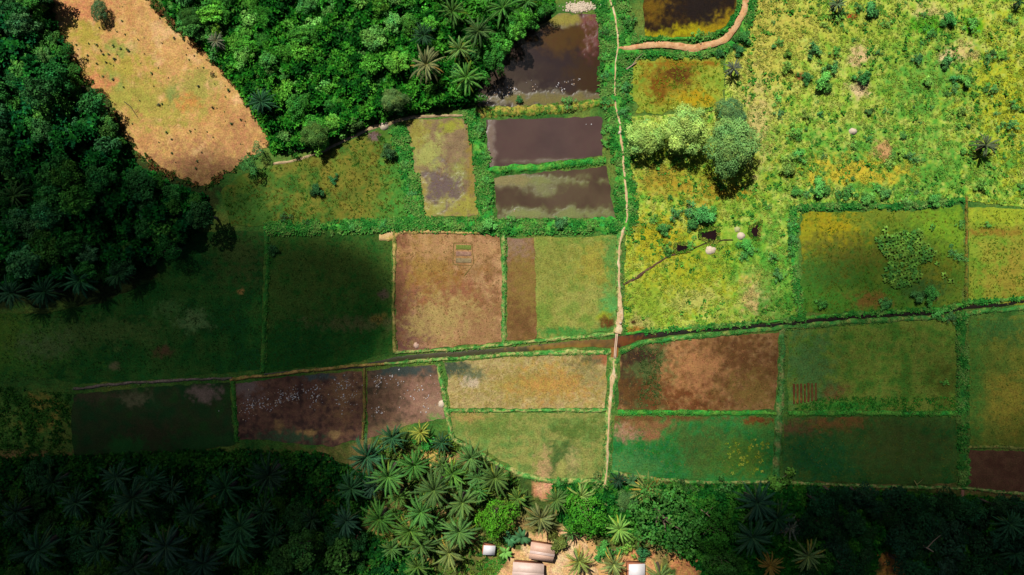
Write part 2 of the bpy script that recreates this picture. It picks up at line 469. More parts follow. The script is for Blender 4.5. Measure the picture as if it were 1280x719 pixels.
def banana_meshes():
    V = []; C = []
    for k in range(9):
        a = k * 2.4 + rng.normal(0, .2); e0 = rng.uniform(.5, 1.2); L = rng.uniform(1.6, 2.3); m = 9
        s = np.linspace(0, 1, m); pit = e0 - 1.5 * s
        hx = np.cumsum(np.cos(pit)) / m * L; hz = np.cumsum(np.sin(pit)) / m * L
        ca, sa = math.cos(a), math.sin(a); side = np.array([-sa, ca, 0])
        pos = np.column_stack([ca * hx, sa * hx, 2.0 + hz]); w = (np.sin(PI * (.08 + .9 * s)) ** .6 * .32)[:, None]
        l = pos - side * w - [0, 0, .1]; r = pos + side * w - [0, 0, .1]
        for A, B in ((l, pos), (pos, r)):
            V.append(np.stack([A[:-1], B[:-1], B[1:], A[1:]], 1).reshape(-1, 3)); C.append(np.full(((m - 1) * 4, 3), rng.uniform(.75, 1.25)))
    V = np.vstack(V)
    cr = mesh_np('banana_crown', V, np.arange(len(V)).reshape(-1, 4), np.vstack(C), M_PALM)
    tv, tf = tube([[0, 0, 0], [.05, 0, 1.1], [0, .05, 2.15]], [.16, .13, .07])
    return (2.0, 2.2, cr, mesh_np('banana_stem', tv, tf, None, M_BARK, True))
BANANA = [banana_meshes(), banana_meshes()]

def taro_meshes():
    V = []; C = []
    for k in range(6):
        a = k * 1.05 + rng.normal(0, .2); ca, sa = math.cos(a), math.sin(a); d = rng.uniform(.2, .5); z = rng.uniform(.5, .9)
        o = np.array([ca * d, sa * d, z]); f = np.array([ca, sa, -.35]); s = np.array([-sa, ca, 0]); L = rng.uniform(.5, .75)
        tip = o + f * L; lb = o - f * .25 * L + s * L * .42; rb = o - f * .25 * L - s * L * .42; up = o + [0, 0, .05]
        q = [up, lb, o + f * L * .45 + s * L * .38, tip]; r = [up, tip, o + f * L * .45 - s * L * .38, rb]
        V += [q, r]; C += [np.full((8, 3), rng.uniform(.7, 1.3))]
    V = np.array(V).reshape(-1, 3)
    lv = mesh_np('taro_leaves', V, np.arange(len(V)).reshape(-1, 4), np.vstack(C), M_LEAF)
    tv, tf = tube([[0, 0, 0], [.02, 0, .4], [0, 0, .75]], [.06, .04, .03], 5)
    return (.95, .8, lv, mesh_np('taro_stalk', tv, tf, None, M_BARK, True))
TARO = [taro_meshes() for _ in range(4)]

def seedling_mesh(i):
    n = 16
    z = rng.uniform(.1, .45, n); a = rng.uniform(0, 2 * PI, n); r = rng.uniform(0, .28, n)
    p = np.column_stack([np.cos(a) * r, np.sin(a) * r, z])
    V = rhombs(p, rng.normal(0, .5, (n, 3)) + [0, 0, .8], .38, .22)
    tv, tf = tube([[0, 0, 0], [.02, .01, .25], [0, 0, .42]], [.03, .02, .01], 5)
    c = np.repeat(rng.uniform(.7, 1.3, n), 4)[:, None] * np.ones(3)
    V2 = np.vstack([V, tv]); c2 = np.vstack([c, np.tile([1.2, .9, .8], (len(tv), 1))])
    return mesh_np('seedling', V2, [np.arange(len(V)).reshape(-1, 4), tf + len(V)], c2, M_LEAF)
SEED = [seedling_mesh(i) for i in range(4)]

# ---------------------------------------------------------------- huts
def box_vf(x0, x1, y0, y1, z0, z1):
    v = np.array([(x, y, z) for z in (z0, z1) for y in (y0, y1) for x in (x0, x1)], float)
    f = np.array([(0, 2, 3, 1), (4, 5, 7, 6), (0, 1, 5, 4), (2, 6, 7, 3), (0, 4, 6, 2), (1, 3, 7, 5)])
    return v, f

def slab_vf(a, b, c, d, t):
    """a thick four-cornered sheet"""
    v = np.array([a, b, c, d, [p + q for p, q in zip(a, (0, 0, -t))], [p + q for p, q in zip(b, (0, 0, -t))],
                  [p + q for p, q in zip(c, (0, 0, -t))], [p + q for p, q in zip(d, (0, 0, -t))]], float)
    f = np.array([(0, 1, 2, 3), (7, 6, 5, 4), (0, 4, 5, 1), (1, 5, 6, 2), (2, 6, 7, 3), (3, 7, 4, 0)])
    return v, f

M_MUDWALL = plain_mat('mud_wall', (196, 120, 80), .95, amp=.3, scale=3, bump=.5)
M_DOOR = plain_mat('door_wood', (105, 75, 55), .8, scale=8)
def tin(name, c, rough=.55): return plain_mat(name, c, rough, amp=.22, scale=1.6, bump=.25, stripes=4.2)
M_RUST = tin('rusty_tin', (240, 196, 170)); M_RUST2 = tin('pale_rusty_tin', (246, 216, 198)); M_WHITE = plain_mat('white_tin', (246, 242, 240), .5, amp=.06, scale=1.2, bump=.2, stripes=4.2)
M_RIDGE = plain_mat('ridge_tin', (245, 215, 200), .5, amp=.15)

def gable_hut(px, py, ang, L, Wd, label, roofm, he=2.1, hr=3.0):
    x, y = P(px, py, 2.4)
    t = thing('hut', label, 'hut', (x, y, 0), None, math.radians(ang))
    a, b = L / 2 - .3, Wd / 2 - .3
    v, f = box_vf(-a, a, -b, b, 0, he)
    gv = np.array([(-a, -b, he), (-a, b, he), (-a, 0, hr - .12), (a, -b, he), (a, b, he), (a, 0, hr - .12)], float)
    V = np.vstack([v, gv]); F3 = np.array([(0, 2, 1), (3, 4, 5)]) + 8
    w = link('wall', mesh_np('hut_wall', V, [f, F3], None, M_MUDWALL), t)
    dv, df = box_vf(-.45, .45, -b - .05, -b + .03, 0, 1.85)
    link('door', mesh_np('hut_door', dv, df, None, M_DOOR), t)
    P1, P2 = L / 2, Wd / 2
    r = cat_meshes([slab_vf((-P1, 0, hr), (P1, 0, hr), (P1, P2, he - .05), (-P1, P2, he - .05), .05),
                    slab_vf((-P1, -P2, he - .05), (P1, -P2, he - .05), (P1, 0, hr), (-P1, 0, hr), .05)])
    ro = link('roof', mesh_np('hut_roof', r[0], r[1], None, roofm), t)
    rc = cat_meshes([slab_vf((-P1 - .04, 0, hr + .05), (P1 + .04, 0, hr + .05), (P1 + .04, .28, hr - .06), (-P1 - .04, .28, hr - .06), .03),
                     slab_vf((-P1 - .04, -.28, hr - .06), (P1 + .04, -.28, hr - .06), (P1 + .04, 0, hr + .05), (-P1 - .04, 0, hr + .05), .03)])
    link('ridge_cap', mesh_np('hut_ridge', rc[0], rc[1], None, M_RIDGE), ro)
    return t

def lean_hut(px, py, ang, L, Wd, label, roofm, h0=2.3, h1=1.9):
    x, y = P(px, py, 2.1)
    t = thing('hut', label, 'hut', (x, y, 0), None, math.radians(ang))
    a, b = L / 2 - .15, Wd / 2 - .15
    v, f = box_vf(-a - .35, a, -b, b, 0, 1.85)
    v[[5, 7], 2] = h1 - .1; v[[4, 6], 2] = h0 - .1
    link('wall', mesh_np('hut_wall', v, f, None, M_MUDWALL), t)
    dv, df = box_vf(-.4, .4, -b - .05, -b + .03, 0, 1.7)
    link('door', mesh_np('hut_door', dv, df, None, M_DOOR), t)
    r = slab_vf((-L / 2, -Wd / 2, h0), (L / 2, -Wd / 2, h1), (L / 2, Wd / 2, h1), (-L / 2, Wd / 2, h0), .05)
    link('roof', mesh_np('hut_roof', r[0], r[1], None, roofm), t)
    return t

def mound(px, py, rpx, h, label, name, cat, mat, seed=1.0, rag=.35):
    x, y = P(px, py, h * .5); R = rpx * MPP
    nr, na = 7, 22; V = [(0, 0, h)]
    for i in range(1, nr + 1):
        for j in range(na):
            a = j / na * 2 * PI; q = i / nr
            rr = R * q * (1 + rag * (float(fbm(np.array([math.cos(a) * 1.3 + seed]), np.array([math.sin(a) * 1.3]), seed)[0]) - .5) * 2)
            z = h * (1 - q ** 2.2) - .06 * (i == nr) + .12 * h * (float(fbm(np.array([a * 2 + seed]), np.array([q * 4]), seed)[0]) - .5)
            V.append((math.cos(a) * rr, math.sin(a) * rr, z))
    F = []; T = [(0, 1 + j, 1 + (j + 1) % na) for j in range(na)]
    for i in range(nr - 1):
        for j in range(na):
            F.append((1 + i * na + j, 1 + (i + 1) * na + j, 1 + (i + 1) * na + (j + 1) % na, 1 + i * na + (j + 1) % na))
    me = mesh_np(name, V, [np.array(F), np.array(T)], None, mat, True)
    return tag(link(name, me, loc=(x, y, .02)), label, cat)

def log_thing(pts, r, label, name='fallen_branch', cat='branch', mat=None, z=.25):
    w = [P(a, b, z) for a, b in pts]; c = np.mean(w, 0)
    p = np.array([(x - c[0], y - c[1], z + .12 * math.sin(3 * i)) for i, (x, y) in enumerate(w)])
    v, f = tube(p, np.linspace(r, r * .4, len(p)), 7)
    v2, f2 = tube([p[len(p) // 2], p[len(p) // 2] + [r * 5, r * 7, .3], p[len(p) // 2] + [r * 12, r * 13, .35]], [r * .5, r * .35, r * .15], 5)
    V, F = cat_meshes([(v, f), (v2, f2)])
    return tag(link(name, mesh_np(name, V, F, None, mat or M_WOOD, True), loc=(c[0], c[1], 0)), label, cat)
# ================================================================ SETTING
# ---- ground: one sheet, fine under the picture and coarse out to the horizon
CLEAR = [(66, -25), (64, 10), (70, 34), (90, 62), (98, 98), (118, 108), (140, 130), (158, 178), (178, 194), (200, 214), (228, 226), (258, 232), (285, 215), (312, 196), (342, 178), (318, 140), (300, 110), (272, 80), (240, 54), (215, 28), (188, 0), (175, -25)]
def ground():
    fx = np.concatenate([[-6000, -2500, -900, -350, -140], np.arange(-34, 1316, 4.5), [1420, 1700, 2300, 4000, 7500]])
    fy = np.concatenate([[-6000, -2500, -900, -350, -140], np.arange(-34, 756, 4.5), [860, 1100, 1700, 3400, 6500]])
    gx, gy = np.meshgrid(fx, fy); px, py = gx.ravel(), gy.ravel()
    spec = dict(c=[(60, 105, 45), (85, 125, 55), (110, 130, 60)], sc=40, s=.3)
    c, w = paint(px, py, spec)
    wx = px + (fbm(px / 14, py / 14, 1.1) - .5) * 26; wy = py + (fbm(px / 14, py / 14, 2.9) - .5) * 26
    def area(poly, sp):
        k = pip(poly, wx, wy); c[k] = paint(px[k], py[k], sp)[0]
    area([(-300, -300), (60, -300), (80, 20), (130, 110), (170, 190), (280, 240), (240, 320), (130, 380), (-300, 390)], dict(c=[(48, 66, 32), (70, 80, 40)], s=3))
    area([(180, -300), (200, 20), (345, 190), (480, 150), (600, 130), (690, 40), (700, -300)], dict(c=[(48, 70, 30), (66, 88, 38)], s=3.5))
    area([(-300, 565), (430, 560), (480, 540), (560, 540), (650, 595), (1300, 600), (1500, 1000), (-300, 1000)],
         dict(c=[(62, 88, 40), (96, 108, 52), (150, 128, 80)], sc=26, s=5))
    area([(375, 585), (440, 600), (470, 640), (440, 650), (390, 640)], dict(c=[(120, 120, 60), (190, 150, 90)], sc=10, s=6))
    area([(520, 560), (570, 570), (560, 590), (525, 580)], dict(c=[(210, 175, 110), (190, 160, 90)], sc=10, s=6))
    area([(450, 650), (520, 640), (545, 720), (470, 760)], dict(c=[(130, 140, 60), (200, 170, 100)], sc=12, s=7))
    area([(660, 670), (700, 660), (738, 672), (752, 705), (765, 760), (560, 760), (625, 712), (640, 690)], dict(c=[(232, 192, 138), (222, 176, 122), (238, 206, 158)], sc=18, s=8))
    area([(770, 690), (815, 690), (835, 760), (770, 760)], dict(c=[(214, 165, 110), (205, 150, 95)], sc=14, s=8.5))
    area([(840, 690), (875, 700), (885, 760), (855, 760)], dict(c=[(190, 130, 85), (205, 150, 95)], sc=14, s=8.6))
    area([(1097, 690), (1120, 682), (1132, 712), (1145, 760), (1105, 760)], dict(c=[(225, 165, 85), (200, 140, 75)], sc=14, s=8.7))
    area([(667, 603), (698, 605), (694, 624), (672, 622)], dict(c=[(214, 165, 125), (195, 140, 100)], sc=10, s=8.8))
    area([(20, 500), (60, 490), (92, 520), (60, 540), (30, 560)], dict(c=[(62, 110, 45), (80, 120, 50), (150, 136, 66)], sc=9, s=8.9))
    x, y = P(px, py)
    z = .05 * (fbm(px / 9, py / 9, 4.0) - .5) - .03
    nx, ny = len(fx), len(fy); i, j = np.meshgrid(np.arange(nx - 1), np.arange(ny - 1)); a = (j * nx + i).ravel()
    F = np.column_stack([a, a + nx, a + nx + 1, a + 1])
    tag(link('ground', mesh_np('ground', np.column_stack([x, y, z]), F, c, M_BANK, True, w)), 'uneven green and bare brown ground under the trees and between the plots', 'ground', None, 'structure')
ground()

# ---- bare clearing between the two woods
sheet('clearing', CLEAR, dict(c=[(198, 150, 94), (212, 166, 108), (204, 162, 98), (220, 178, 124)], sc=20, k=2.4, blobs=[
    (150, 95, 40, 26, (176, 160, 76), .6), (105, 40, 26, 18, (178, 160, 76), .6), (200, 135, 46, 22, (176, 162, 82), .7, 1.4), (245, 110, 24, 20, (170, 160, 84), .6),
    (160, 120, 34, 14, (168, 160, 78), .6, 1.3), (150, 60, 14, 8, (156, 160, 80), .8), (215, 120, 6, 12, (140, 150, 80), .6), (140, 100, 12, 10, (152, 160, 82), .8),
    (232, 130, 12, 9, (202, 146, 82), .7), (110, 10, 34, 14, (208, 146, 98), .6), (250, 205, 60, 22, (172, 128, 88), .8), (120, 105, 22, 10, (208, 144, 96), .7), (300, 165, 24, 22, (186, 138, 92), .7)]),
    M_FIELD, 'bare tan clearing sloping between the two woods, dotted with seedlings', wob=7, z=.03, zn=.12, cat='clearing')

# ---- meadows
M2 = [(942, -25), (1310, -25), (1310, 262), (1205, 250), (1000, 258), (990, 330), (1002, 395), (880, 412), (782, 416), (780, 360), (784, 270), (780, 190), (786, 146), (870, 143), (906, 130), (908, 72), (930, 50)]
SPEC_M2 = dict(c=[(112, 178, 66), (158, 196, 76), (186, 204, 88), (204, 208, 112), (176, 204, 84)], sc=9, k=2.0, s=1.5, blobs=[
    (1040, 30, 70, 24, (196, 190, 84), .7, 1.2, None, .6), (962, 40, 40, 70, (200, 190, 92), .8, 1.2, None, .9), (1110, 80, 60, 50, (140, 172, 62), .8, 1.4, None, .6),
    (1180, 105, 60, 40, (96, 164, 66), .8, 1.3, None, .95), (1260, 130, 40, 90, (186, 190, 62), .9, 1.3, None, .95), (1110, 210, 130, 40, (90, 160, 62), .9, 1.4, None, .95),
    (1075, 70, 14, 10, (224, 196, 140), .6, 1.2), (1072, 112, 10, 8, (226, 200, 150), .6, 1.3), (1200, 65, 16, 10, (222, 200, 130), .6, 1.2), (1160, 20, 16, 12, (216, 200, 130), .6, 1.3),
    (1216, 32, 13, 12, (100, 168, 40), .3, .3), (1155, 32, 22, 12, (96, 170, 48), .5), (1060, 215, 60, 14, (206, 186, 70), .7, 1.3),
    (1106, 190, 12, 10, (206, 160, 110), .6), (1000, 97, 6, 5, (150, 96, 60), .6), (1065, 20, 6, 4, (176, 84, 50), .4), (1185, 71, 12, 6, (228, 206, 150), .6),
    (945, 150, 16, 50, (208, 192, 120), .7), (880, 215, 70, 36, (150, 168, 50), .7, 1.3, None, .7), (830, 225, 26, 20, (170, 150, 60), .6, 1.2), (890, 240, 34, 14, (184, 150, 56), .7, 1.4),
    (825, 300, 46, 26, (186, 176, 56), .7), (860, 345, 62, 34, (176, 178, 58), .8, 1.2), (800, 385, 34, 30, (146, 172, 62), .8), (925, 310, 50, 50, (120, 170, 56), .8, 1.4, None, .7),
    (946, 370, 20, 20, (222, 188, 128), .5, 1.2), (950, 345, 16, 8, (206, 184, 96), .6), (965, 345, 30, 60, (70, 160, 62), .7, 1.4, None, .7), (800, 404, 12, 10, (196, 186, 110), .6), (792, 403, 4, 2.5, (66, 40, 24), .3),
    (793, 413, 12, 4, (176, 120, 60), .6), (870, 375, 30, 12, (190, 190, 100), .7), (1000, 380, 40, 14, (90, 160, 60), .7)])
sheet('meadow', M2, SPEC_M2, M_MEADOW, 'bright yellow green scrubby meadow covering the upper right', z=.025, zn=.15, cat='meadow')
sheet('meadow', [(288, 282), (276, 240), (300, 218), (345, 207), (400, 192), (440, 174), (468, 163), (490, 162), (504, 190), (512, 230), (518, 278), (420, 286)],
      dict(c=[(62, 106, 42), (88, 120, 46), (122, 120, 52), (100, 128, 50)], sc=20, s=2.1, blobs=[(440, 230, 40, 40, (140, 126, 54), .8, 1.2, None, .5), (500, 240, 22, 50, (84, 142, 58), .7), (310, 255, 40, 26, (72, 112, 46), .7), (467, 170, 8, 7, (92, 62, 54), .3, .4, .5)]),
      M_MEADOW, 'olive and rust coloured rough meadow below the pale path, left of the first pond', z=.03, zn=.2, cat='meadow')

# ---- ponds
WT = .95
sheet('pond', [(700, 18), (748, 18), (750, 124), (700, 132), (598, 134), (596, 100), (618, 68), (650, 44)],
      dict(c=[(50, 38, 38), (60, 46, 40)], hf=1.6, wet=WT, sc=30, blobs=[(738, 38, 14, 34, (104, 34, 26), .35, .4, .5), (706, 46, 44, 16, (84, 60, 28), .7, 1.3, .9), (735, 105, 22, 34, (66, 48, 30), .7, 1.2, .92),
      (620, 95, 40, 40, (68, 56, 46), .7, .9, .95), (640, 118, 40, 16, (86, 74, 62), .6, 1.4, .93), (690, 125, 70, 8, (120, 110, 66), .6, 1.2, .2), (700, 24, 30, 8, (150, 140, 70), .6, 1, .1)]),
      M_MUD, 'dark pond with a brick red corner beside the palms', z=.02, zn=0, cat='pond')
sheet('pond', [(607, 150), (752, 146), (754, 195), (610, 211)], dict(c=[(82, 64, 60), (94, 74, 68)], hf=1.0, wet=.95, sc=40, blobs=[(690, 202, 70, 3, (104, 92, 70), .8, 1.4, .6), (614, 180, 5, 30, (120, 100, 84), .6, 1.2, .4)]),
      M_MUD, 'clear grey brown pond between two green banks', z=.02, zn=0, cat='pond')
sheet('pond', [(618, 222), (758, 208), (769, 273), (622, 273)], dict(c=[(84, 68, 54), (96, 80, 62)], hf=1.3, wet=.95, sc=30, blobs=[(675, 226, 50, 6, (124, 128, 72), .8, 1.5, .4), (644, 268, 36, 8, (128, 134, 74), .8, 1.4, .4), (720, 268, 40, 7, (122, 128, 72), .8, 1.4, .4), (634, 226, 22, 8, (142, 132, 88), .6, 1.2, .2), (676, 238, 18, 7, (120, 120, 74), .6, 1.3, .4)]),
      M_MUD, 'murky pond edged with yellow green algae', z=.02, zn=0, cat='pond')
sheet('pond', [(508, 150), (584, 147), (588, 180), (593, 215), (597, 269), (526, 271), (518, 232), (515, 200)],
      dict(c=[(146, 122, 90), (134, 112, 84), (154, 132, 96)], sc=14, wet=.15, blobs=[(518, 170, 16, 24, (150, 142, 66), .6), (536, 195, 16, 26, (168, 170, 96), .6, 1.2), (553, 236, 26, 26, (98, 76, 68), .3, .9, .7), (535, 262, 30, 10, (158, 156, 76), .5), (580, 258, 22, 14, (158, 152, 72), .6),
      (575, 212, 10, 14, (150, 150, 82), .6), (564, 157, 13, 8, (156, 158, 66), .6), (524, 250, 10, 30, (160, 150, 74), .6), (590, 180, 6, 60, (150, 132, 62), .6)]),
      M_MUD, 'drying pond with tan mud, pale algae and one dark pool', z=.02, zn=.03, cat='pond')
sheet('pond', [(803, -25), (922, -25), (920, 12), (908, 32), (882, 46), (848, 48), (805, 46)],
      dict(c=[(54, 38, 16), (38, 28, 14), (76, 56, 20)], sc=12, wet=.0, blobs=[(875, 5, 30, 26, (34, 25, 14), .6, .9, .1), (912, 28, 18, 12, (150, 124, 36), .7), (865, 42, 34, 9, (172, 160, 40), .5), (822, 46, 24, 6, (168, 156, 44), .5), (815, 8, 16, 16, (112, 86, 30), .6), (895, 38, 16, 8, (164, 140, 34), .6)]),
      M_MUD, 'brown and gold weedy pond at the top above the wide path', z=.05, zn=0, cat='pond')
sheet('marsh', [(790, 74), (850, 70), (900, 72), (906, 100), (904, 128), (870, 140), (796, 142), (788, 108)],
      dict(c=[(138, 166, 60), (166, 176, 70), (124, 154, 54)], sc=14, s=3.3, wet=.05, blobs=[(836, 98, 30, 20, (150, 124, 44), .8), (846, 94, 18, 13, (96, 62, 26), .7), (822, 112, 10, 14, (124, 84, 30), .7), (870, 125, 22, 10, (186, 156, 46), .7), (852, 80, 40, 3, (150, 112, 40), .6)]),
      M_MEADOW, 'gold green marshy plot with a brown centre below the wide path', wob=8, z=.06, zn=.12, cat='marsh')
for pl, lb in (([(850, 304), (862, 303), (864, 314), (853, 317), (842, 317), (842, 304)], 'smallest square black water hole, left of three'), ([(873, 287), (898, 283), (899, 303), (889, 305), (872, 298)], 'largest black water hole with a peaked left side'),
               ([(935, 284), (953, 274), (949, 301), (940, 299), (934, 290)], 'brown triangular water hole right of the white heap')):
    sheet('pool', pl, dict(c=[(30, 20, 24), (44, 26, 24)], wet=.95), M_MUD, lb, z=.19, zn=0, step=1.5, wob=1.1, cat='water hole')
strip('ditch', [(779, 356), (800, 345), (812, 335), (825, 327), (838, 319), (850, 317)], [4, 5, 3, 2.5], .2, dict(c=[(84, 58, 44), (104, 74, 56)], wet=.3), M_MUD, 'crooked brown ditch running to the smallest water hole', z0=.02, n=5, cat='ditch')
strip('ditch', [(862, 314), (880, 305), (900, 301), (916, 300)], 2, .2, dict(c=[(60, 62, 34), (74, 60, 40)], wet=.2), M_MUD, 'narrow ditch linking the water holes below the heaps', z0=.02, n=5, cat='ditch')

# ---- plots
sheet('field', [(493, 291), (560, 292), (625, 292), (628, 352), (627, 428), (560, 434), (497, 441), (494, 380)],
      dict(c=[(144, 108, 70), (174, 132, 94), (190, 150, 108), (160, 126, 86)], sc=16, s=1.2, wet=.05, blobs=[(545, 350, 40, 30, (146, 104, 56), .8, 1.2), (505, 420, 26, 50, (128, 88, 76), .8, .9), (560, 372, 40, 16, (150, 102, 72), .8), (555, 400, 46, 24, (176, 152, 96), .8, 1.3),  # purplish lower left puts the cloud's shadow edge into the soil colour
      (600, 415, 24, 20, (160, 122, 84), .8), (530, 330, 26, 26, (160, 128, 70), .8, 1.2), (560, 310, 60, 12, (182, 142, 98), .8), (500, 350, 10, 60, (134, 92, 66), .7)]),
      M_MUD, 'bare brown plot with three small seedbeds in its upper part', cat='field')
sheet('field', [(634, 297), (668, 297), (670, 360), (671, 424), (634, 425)], dict(c=[(142, 108, 72), (130, 98, 56), (150, 118, 74)], sc=12, s=1.4, blobs=[(645, 305, 20, 16, (150, 122, 100), .7), (655, 400, 22, 26, (116, 86, 52), .8), (655, 350, 18, 30, (138, 116, 62), .8)]),
      M_MUD, 'narrow brown strip left of the green plot', cat='field')
sheet('field', [(668, 297), (772, 295), (773, 350), (772, 410), (720, 420), (671, 424), (670, 360)],
      dict(c=[(120, 144, 64), (148, 154, 76), (158, 158, 84), (132, 150, 70)], sc=22, s=1.6, blobs=[(765, 385, 12, 30, (98, 160, 82), .7), (755, 395, 9, 6, (150, 160, 56), .7), (760, 404, 9, 7, (104, 68, 36), .5), (698, 415, 6, 4, (150, 100, 54), .5), (690, 330, 22, 34, (140, 144, 70), .8), (740, 330, 26, 20, (156, 150, 68), .8, 1.2), (765, 320, 8, 30, (100, 146, 70), .7), (720, 416, 50, 6, (80, 140, 62), .6)]),
      M_FIELD, 'even yellow green plot left of the footpath', cat='field')
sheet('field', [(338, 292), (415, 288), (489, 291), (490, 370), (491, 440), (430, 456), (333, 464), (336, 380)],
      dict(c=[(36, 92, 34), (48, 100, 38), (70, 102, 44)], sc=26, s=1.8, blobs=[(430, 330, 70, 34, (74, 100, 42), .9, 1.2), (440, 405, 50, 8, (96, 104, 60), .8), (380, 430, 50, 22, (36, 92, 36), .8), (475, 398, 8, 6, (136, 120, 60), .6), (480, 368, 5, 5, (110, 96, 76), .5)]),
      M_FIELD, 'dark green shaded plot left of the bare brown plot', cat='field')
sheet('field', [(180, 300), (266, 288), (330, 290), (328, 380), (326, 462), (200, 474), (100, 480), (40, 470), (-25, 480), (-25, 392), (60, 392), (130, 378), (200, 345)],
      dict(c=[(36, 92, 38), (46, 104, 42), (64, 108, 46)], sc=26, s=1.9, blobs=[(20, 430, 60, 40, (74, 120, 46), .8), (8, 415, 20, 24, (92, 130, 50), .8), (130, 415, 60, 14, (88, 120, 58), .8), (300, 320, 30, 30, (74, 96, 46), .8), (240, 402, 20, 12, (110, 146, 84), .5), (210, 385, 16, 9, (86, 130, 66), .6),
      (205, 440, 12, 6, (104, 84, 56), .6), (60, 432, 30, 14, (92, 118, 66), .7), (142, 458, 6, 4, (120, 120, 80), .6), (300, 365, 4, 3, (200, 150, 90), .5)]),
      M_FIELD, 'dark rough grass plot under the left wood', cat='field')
sheet('field', [(294, 480), (345, 473), (400, 467), (453, 464), (455, 505), (452, 548), (415, 558), (350, 552), (298, 548)],
      dict(c=[(92, 66, 56), (124, 90, 72), (76, 56, 50)], sc=10, wet=.1, s=2.2, blobs=[(430, 490, 18, 30, (140, 106, 76), .8, 1.2), (400, 470, 20, 6, (84, 96, 92), .7), (310, 484, 16, 12, (130, 112, 104), .7), (360, 548, 30, 10, (70, 96, 66), .7), (385, 541, 9, 3, (170, 136, 88), .7, 1.6), (348, 532, 6, 6, (150, 120, 80), .5), (420, 545, 5, 5, (176, 144, 96), .7, 1.4)]),
      M_MUD, 'purple brown flooded plot with many white flecks', cat='field')
sheet('field', [(459, 464), (500, 458), (548, 456), (553, 490), (558, 522), (510, 532), (459, 548)],
      dict(c=[(104, 80, 62), (130, 100, 78), (84, 70, 54)], sc=10, wet=.1, s=2.3, blobs=[(530, 500, 26, 24, (152, 116, 96), .8), (505, 462, 40, 7, (66, 76, 70), .6), (545, 521, 8, 5, (84, 150, 56), .5), (545, 512, 14, 12, (160, 130, 106), .7), (520, 535, 34, 6, (130, 116, 76), .6)]),
      M_MUD, 'flooded brown plot left of the pale tan plot, flecked white', cat='field')
sheet('field', [(557, 454), (600, 449), (660, 445), (758, 441), (758, 475), (756, 510), (640, 511), (562, 510)],
      dict(c=[(172, 152, 100), (188, 168, 116), (162, 146, 82), (194, 172, 120)], sc=12, s=2.5, blobs=[(566, 461, 22, 10, (74, 86, 66), .4, .6), (590, 470, 12, 8, (110, 116, 84), .7), (752, 449, 11, 9, (164, 104, 66), .35, .5, .4), (733, 452, 16, 10, (104, 100, 62), .7), (740, 472, 20, 10, (150, 140, 90), .8), (650, 480, 30, 16, (160, 144, 80), .8, 1.4), (690, 480, 40, 18, (184, 146, 80), .8, 1.4), (590, 478, 10, 5, (200, 180, 150), .6)]),
      M_FIELD, 'pale tan stubble plot just below the canal', cat='field')
sheet('field', [(563, 516), (660, 516), (757, 516), (757, 560), (752, 597), (690, 600), (650, 590), (610, 566), (570, 548)],
      dict(c=[(112, 142, 72), (142, 150, 80), (154, 152, 86), (122, 146, 76)], sc=18, s=2.6, blobs=[(683, 583, 11, 18, (184, 154, 108), .5), (705, 570, 14, 20, (76, 104, 52), .8), (716, 578, 9, 12, (166, 156, 100), .7), (703, 585, 5, 10, (160, 160, 90), .6), (610, 535, 40, 16, (110, 134, 64), .8), (585, 522, 20, 8, (168, 146, 86), .7), (725, 535, 28, 12, (96, 120, 56), .8)]),
      M_FIELD, 'green plot with a tan patch low down, left of the footpath', cat='field')
sheet('field', [(776, 440), (800, 432), (860, 424), (974, 415), (971, 470), (968, 512), (868, 513), (772, 512)],
      dict(c=[(128, 92, 54), (152, 112, 70), (172, 134, 90), (106, 74, 44)], sc=13, s=2.7, wet=.05, blobs=[(790, 470, 26, 50, (82, 62, 42), .5, 1.1), (812, 470, 20, 42, (96, 112, 62), .7, 2.0), (800, 495, 30, 20, (110, 80, 44), .8), (860, 495, 40, 18, (112, 68, 38), .8, 1.2), (925, 450, 46, 34, (112, 78, 46), .9, 1.2), (940, 490, 34, 20, (128, 104, 56), .8), (870, 460, 30, 24, (178, 128, 84), .8, 1.3), (800, 445, 20, 8, (70, 54, 40), .6)]),
      M_MUD, 'rusty brown ploughed plot right of the footpath below the canal', cat='field')
sheet('field', [(768, 520), (868, 520), (967, 521), (966, 600), (900, 602), (840, 599), (800, 594), (765, 588)],
      dict(c=[(48, 132, 60), (66, 144, 68), (86, 136, 62)], sc=22, s=2.8, blobs=[(790, 527, 24, 9, (118, 82, 52), .7), (785, 540, 18, 8, (178, 140, 110), .7), (810, 532, 26, 8, (150, 112, 72), .8), (830, 522, 60, 4, (120, 90, 52), .8), (815, 545, 10, 6, (170, 120, 84), .7), (880, 555, 30, 24, (84, 116, 56), .8), (925, 575, 30, 20, (92, 130, 52), .8), (790, 580, 30, 14, (84, 146, 78), .8), (950, 525, 20, 5, (128, 84, 44), .6)]),
      M_FIELD, 'green plot with a rusty corner right of the footpath, next to the trees', cat='field')
sheet('field', [(986, 414), (1060, 407), (1130, 401), (1194, 398), (1195, 455), (1194, 513), (1090, 514), (985, 513), (984, 460)],
      dict(c=[(84, 130, 50), (112, 144, 58), (130, 144, 64), (96, 140, 56)], sc=18, s=2.9, blobs=[(1035, 490, 20, 10, (124, 96, 56), .7), (1010, 460, 26, 46, (92, 134, 70), .8, 1.1), (1060, 507, 34, 7, (66, 150, 56), .6), (1180, 480, 16, 24, (96, 110, 44), .8)]),
      M_FIELD, 'olive plot with a small ridged brown bed in its lower left', cat='field')
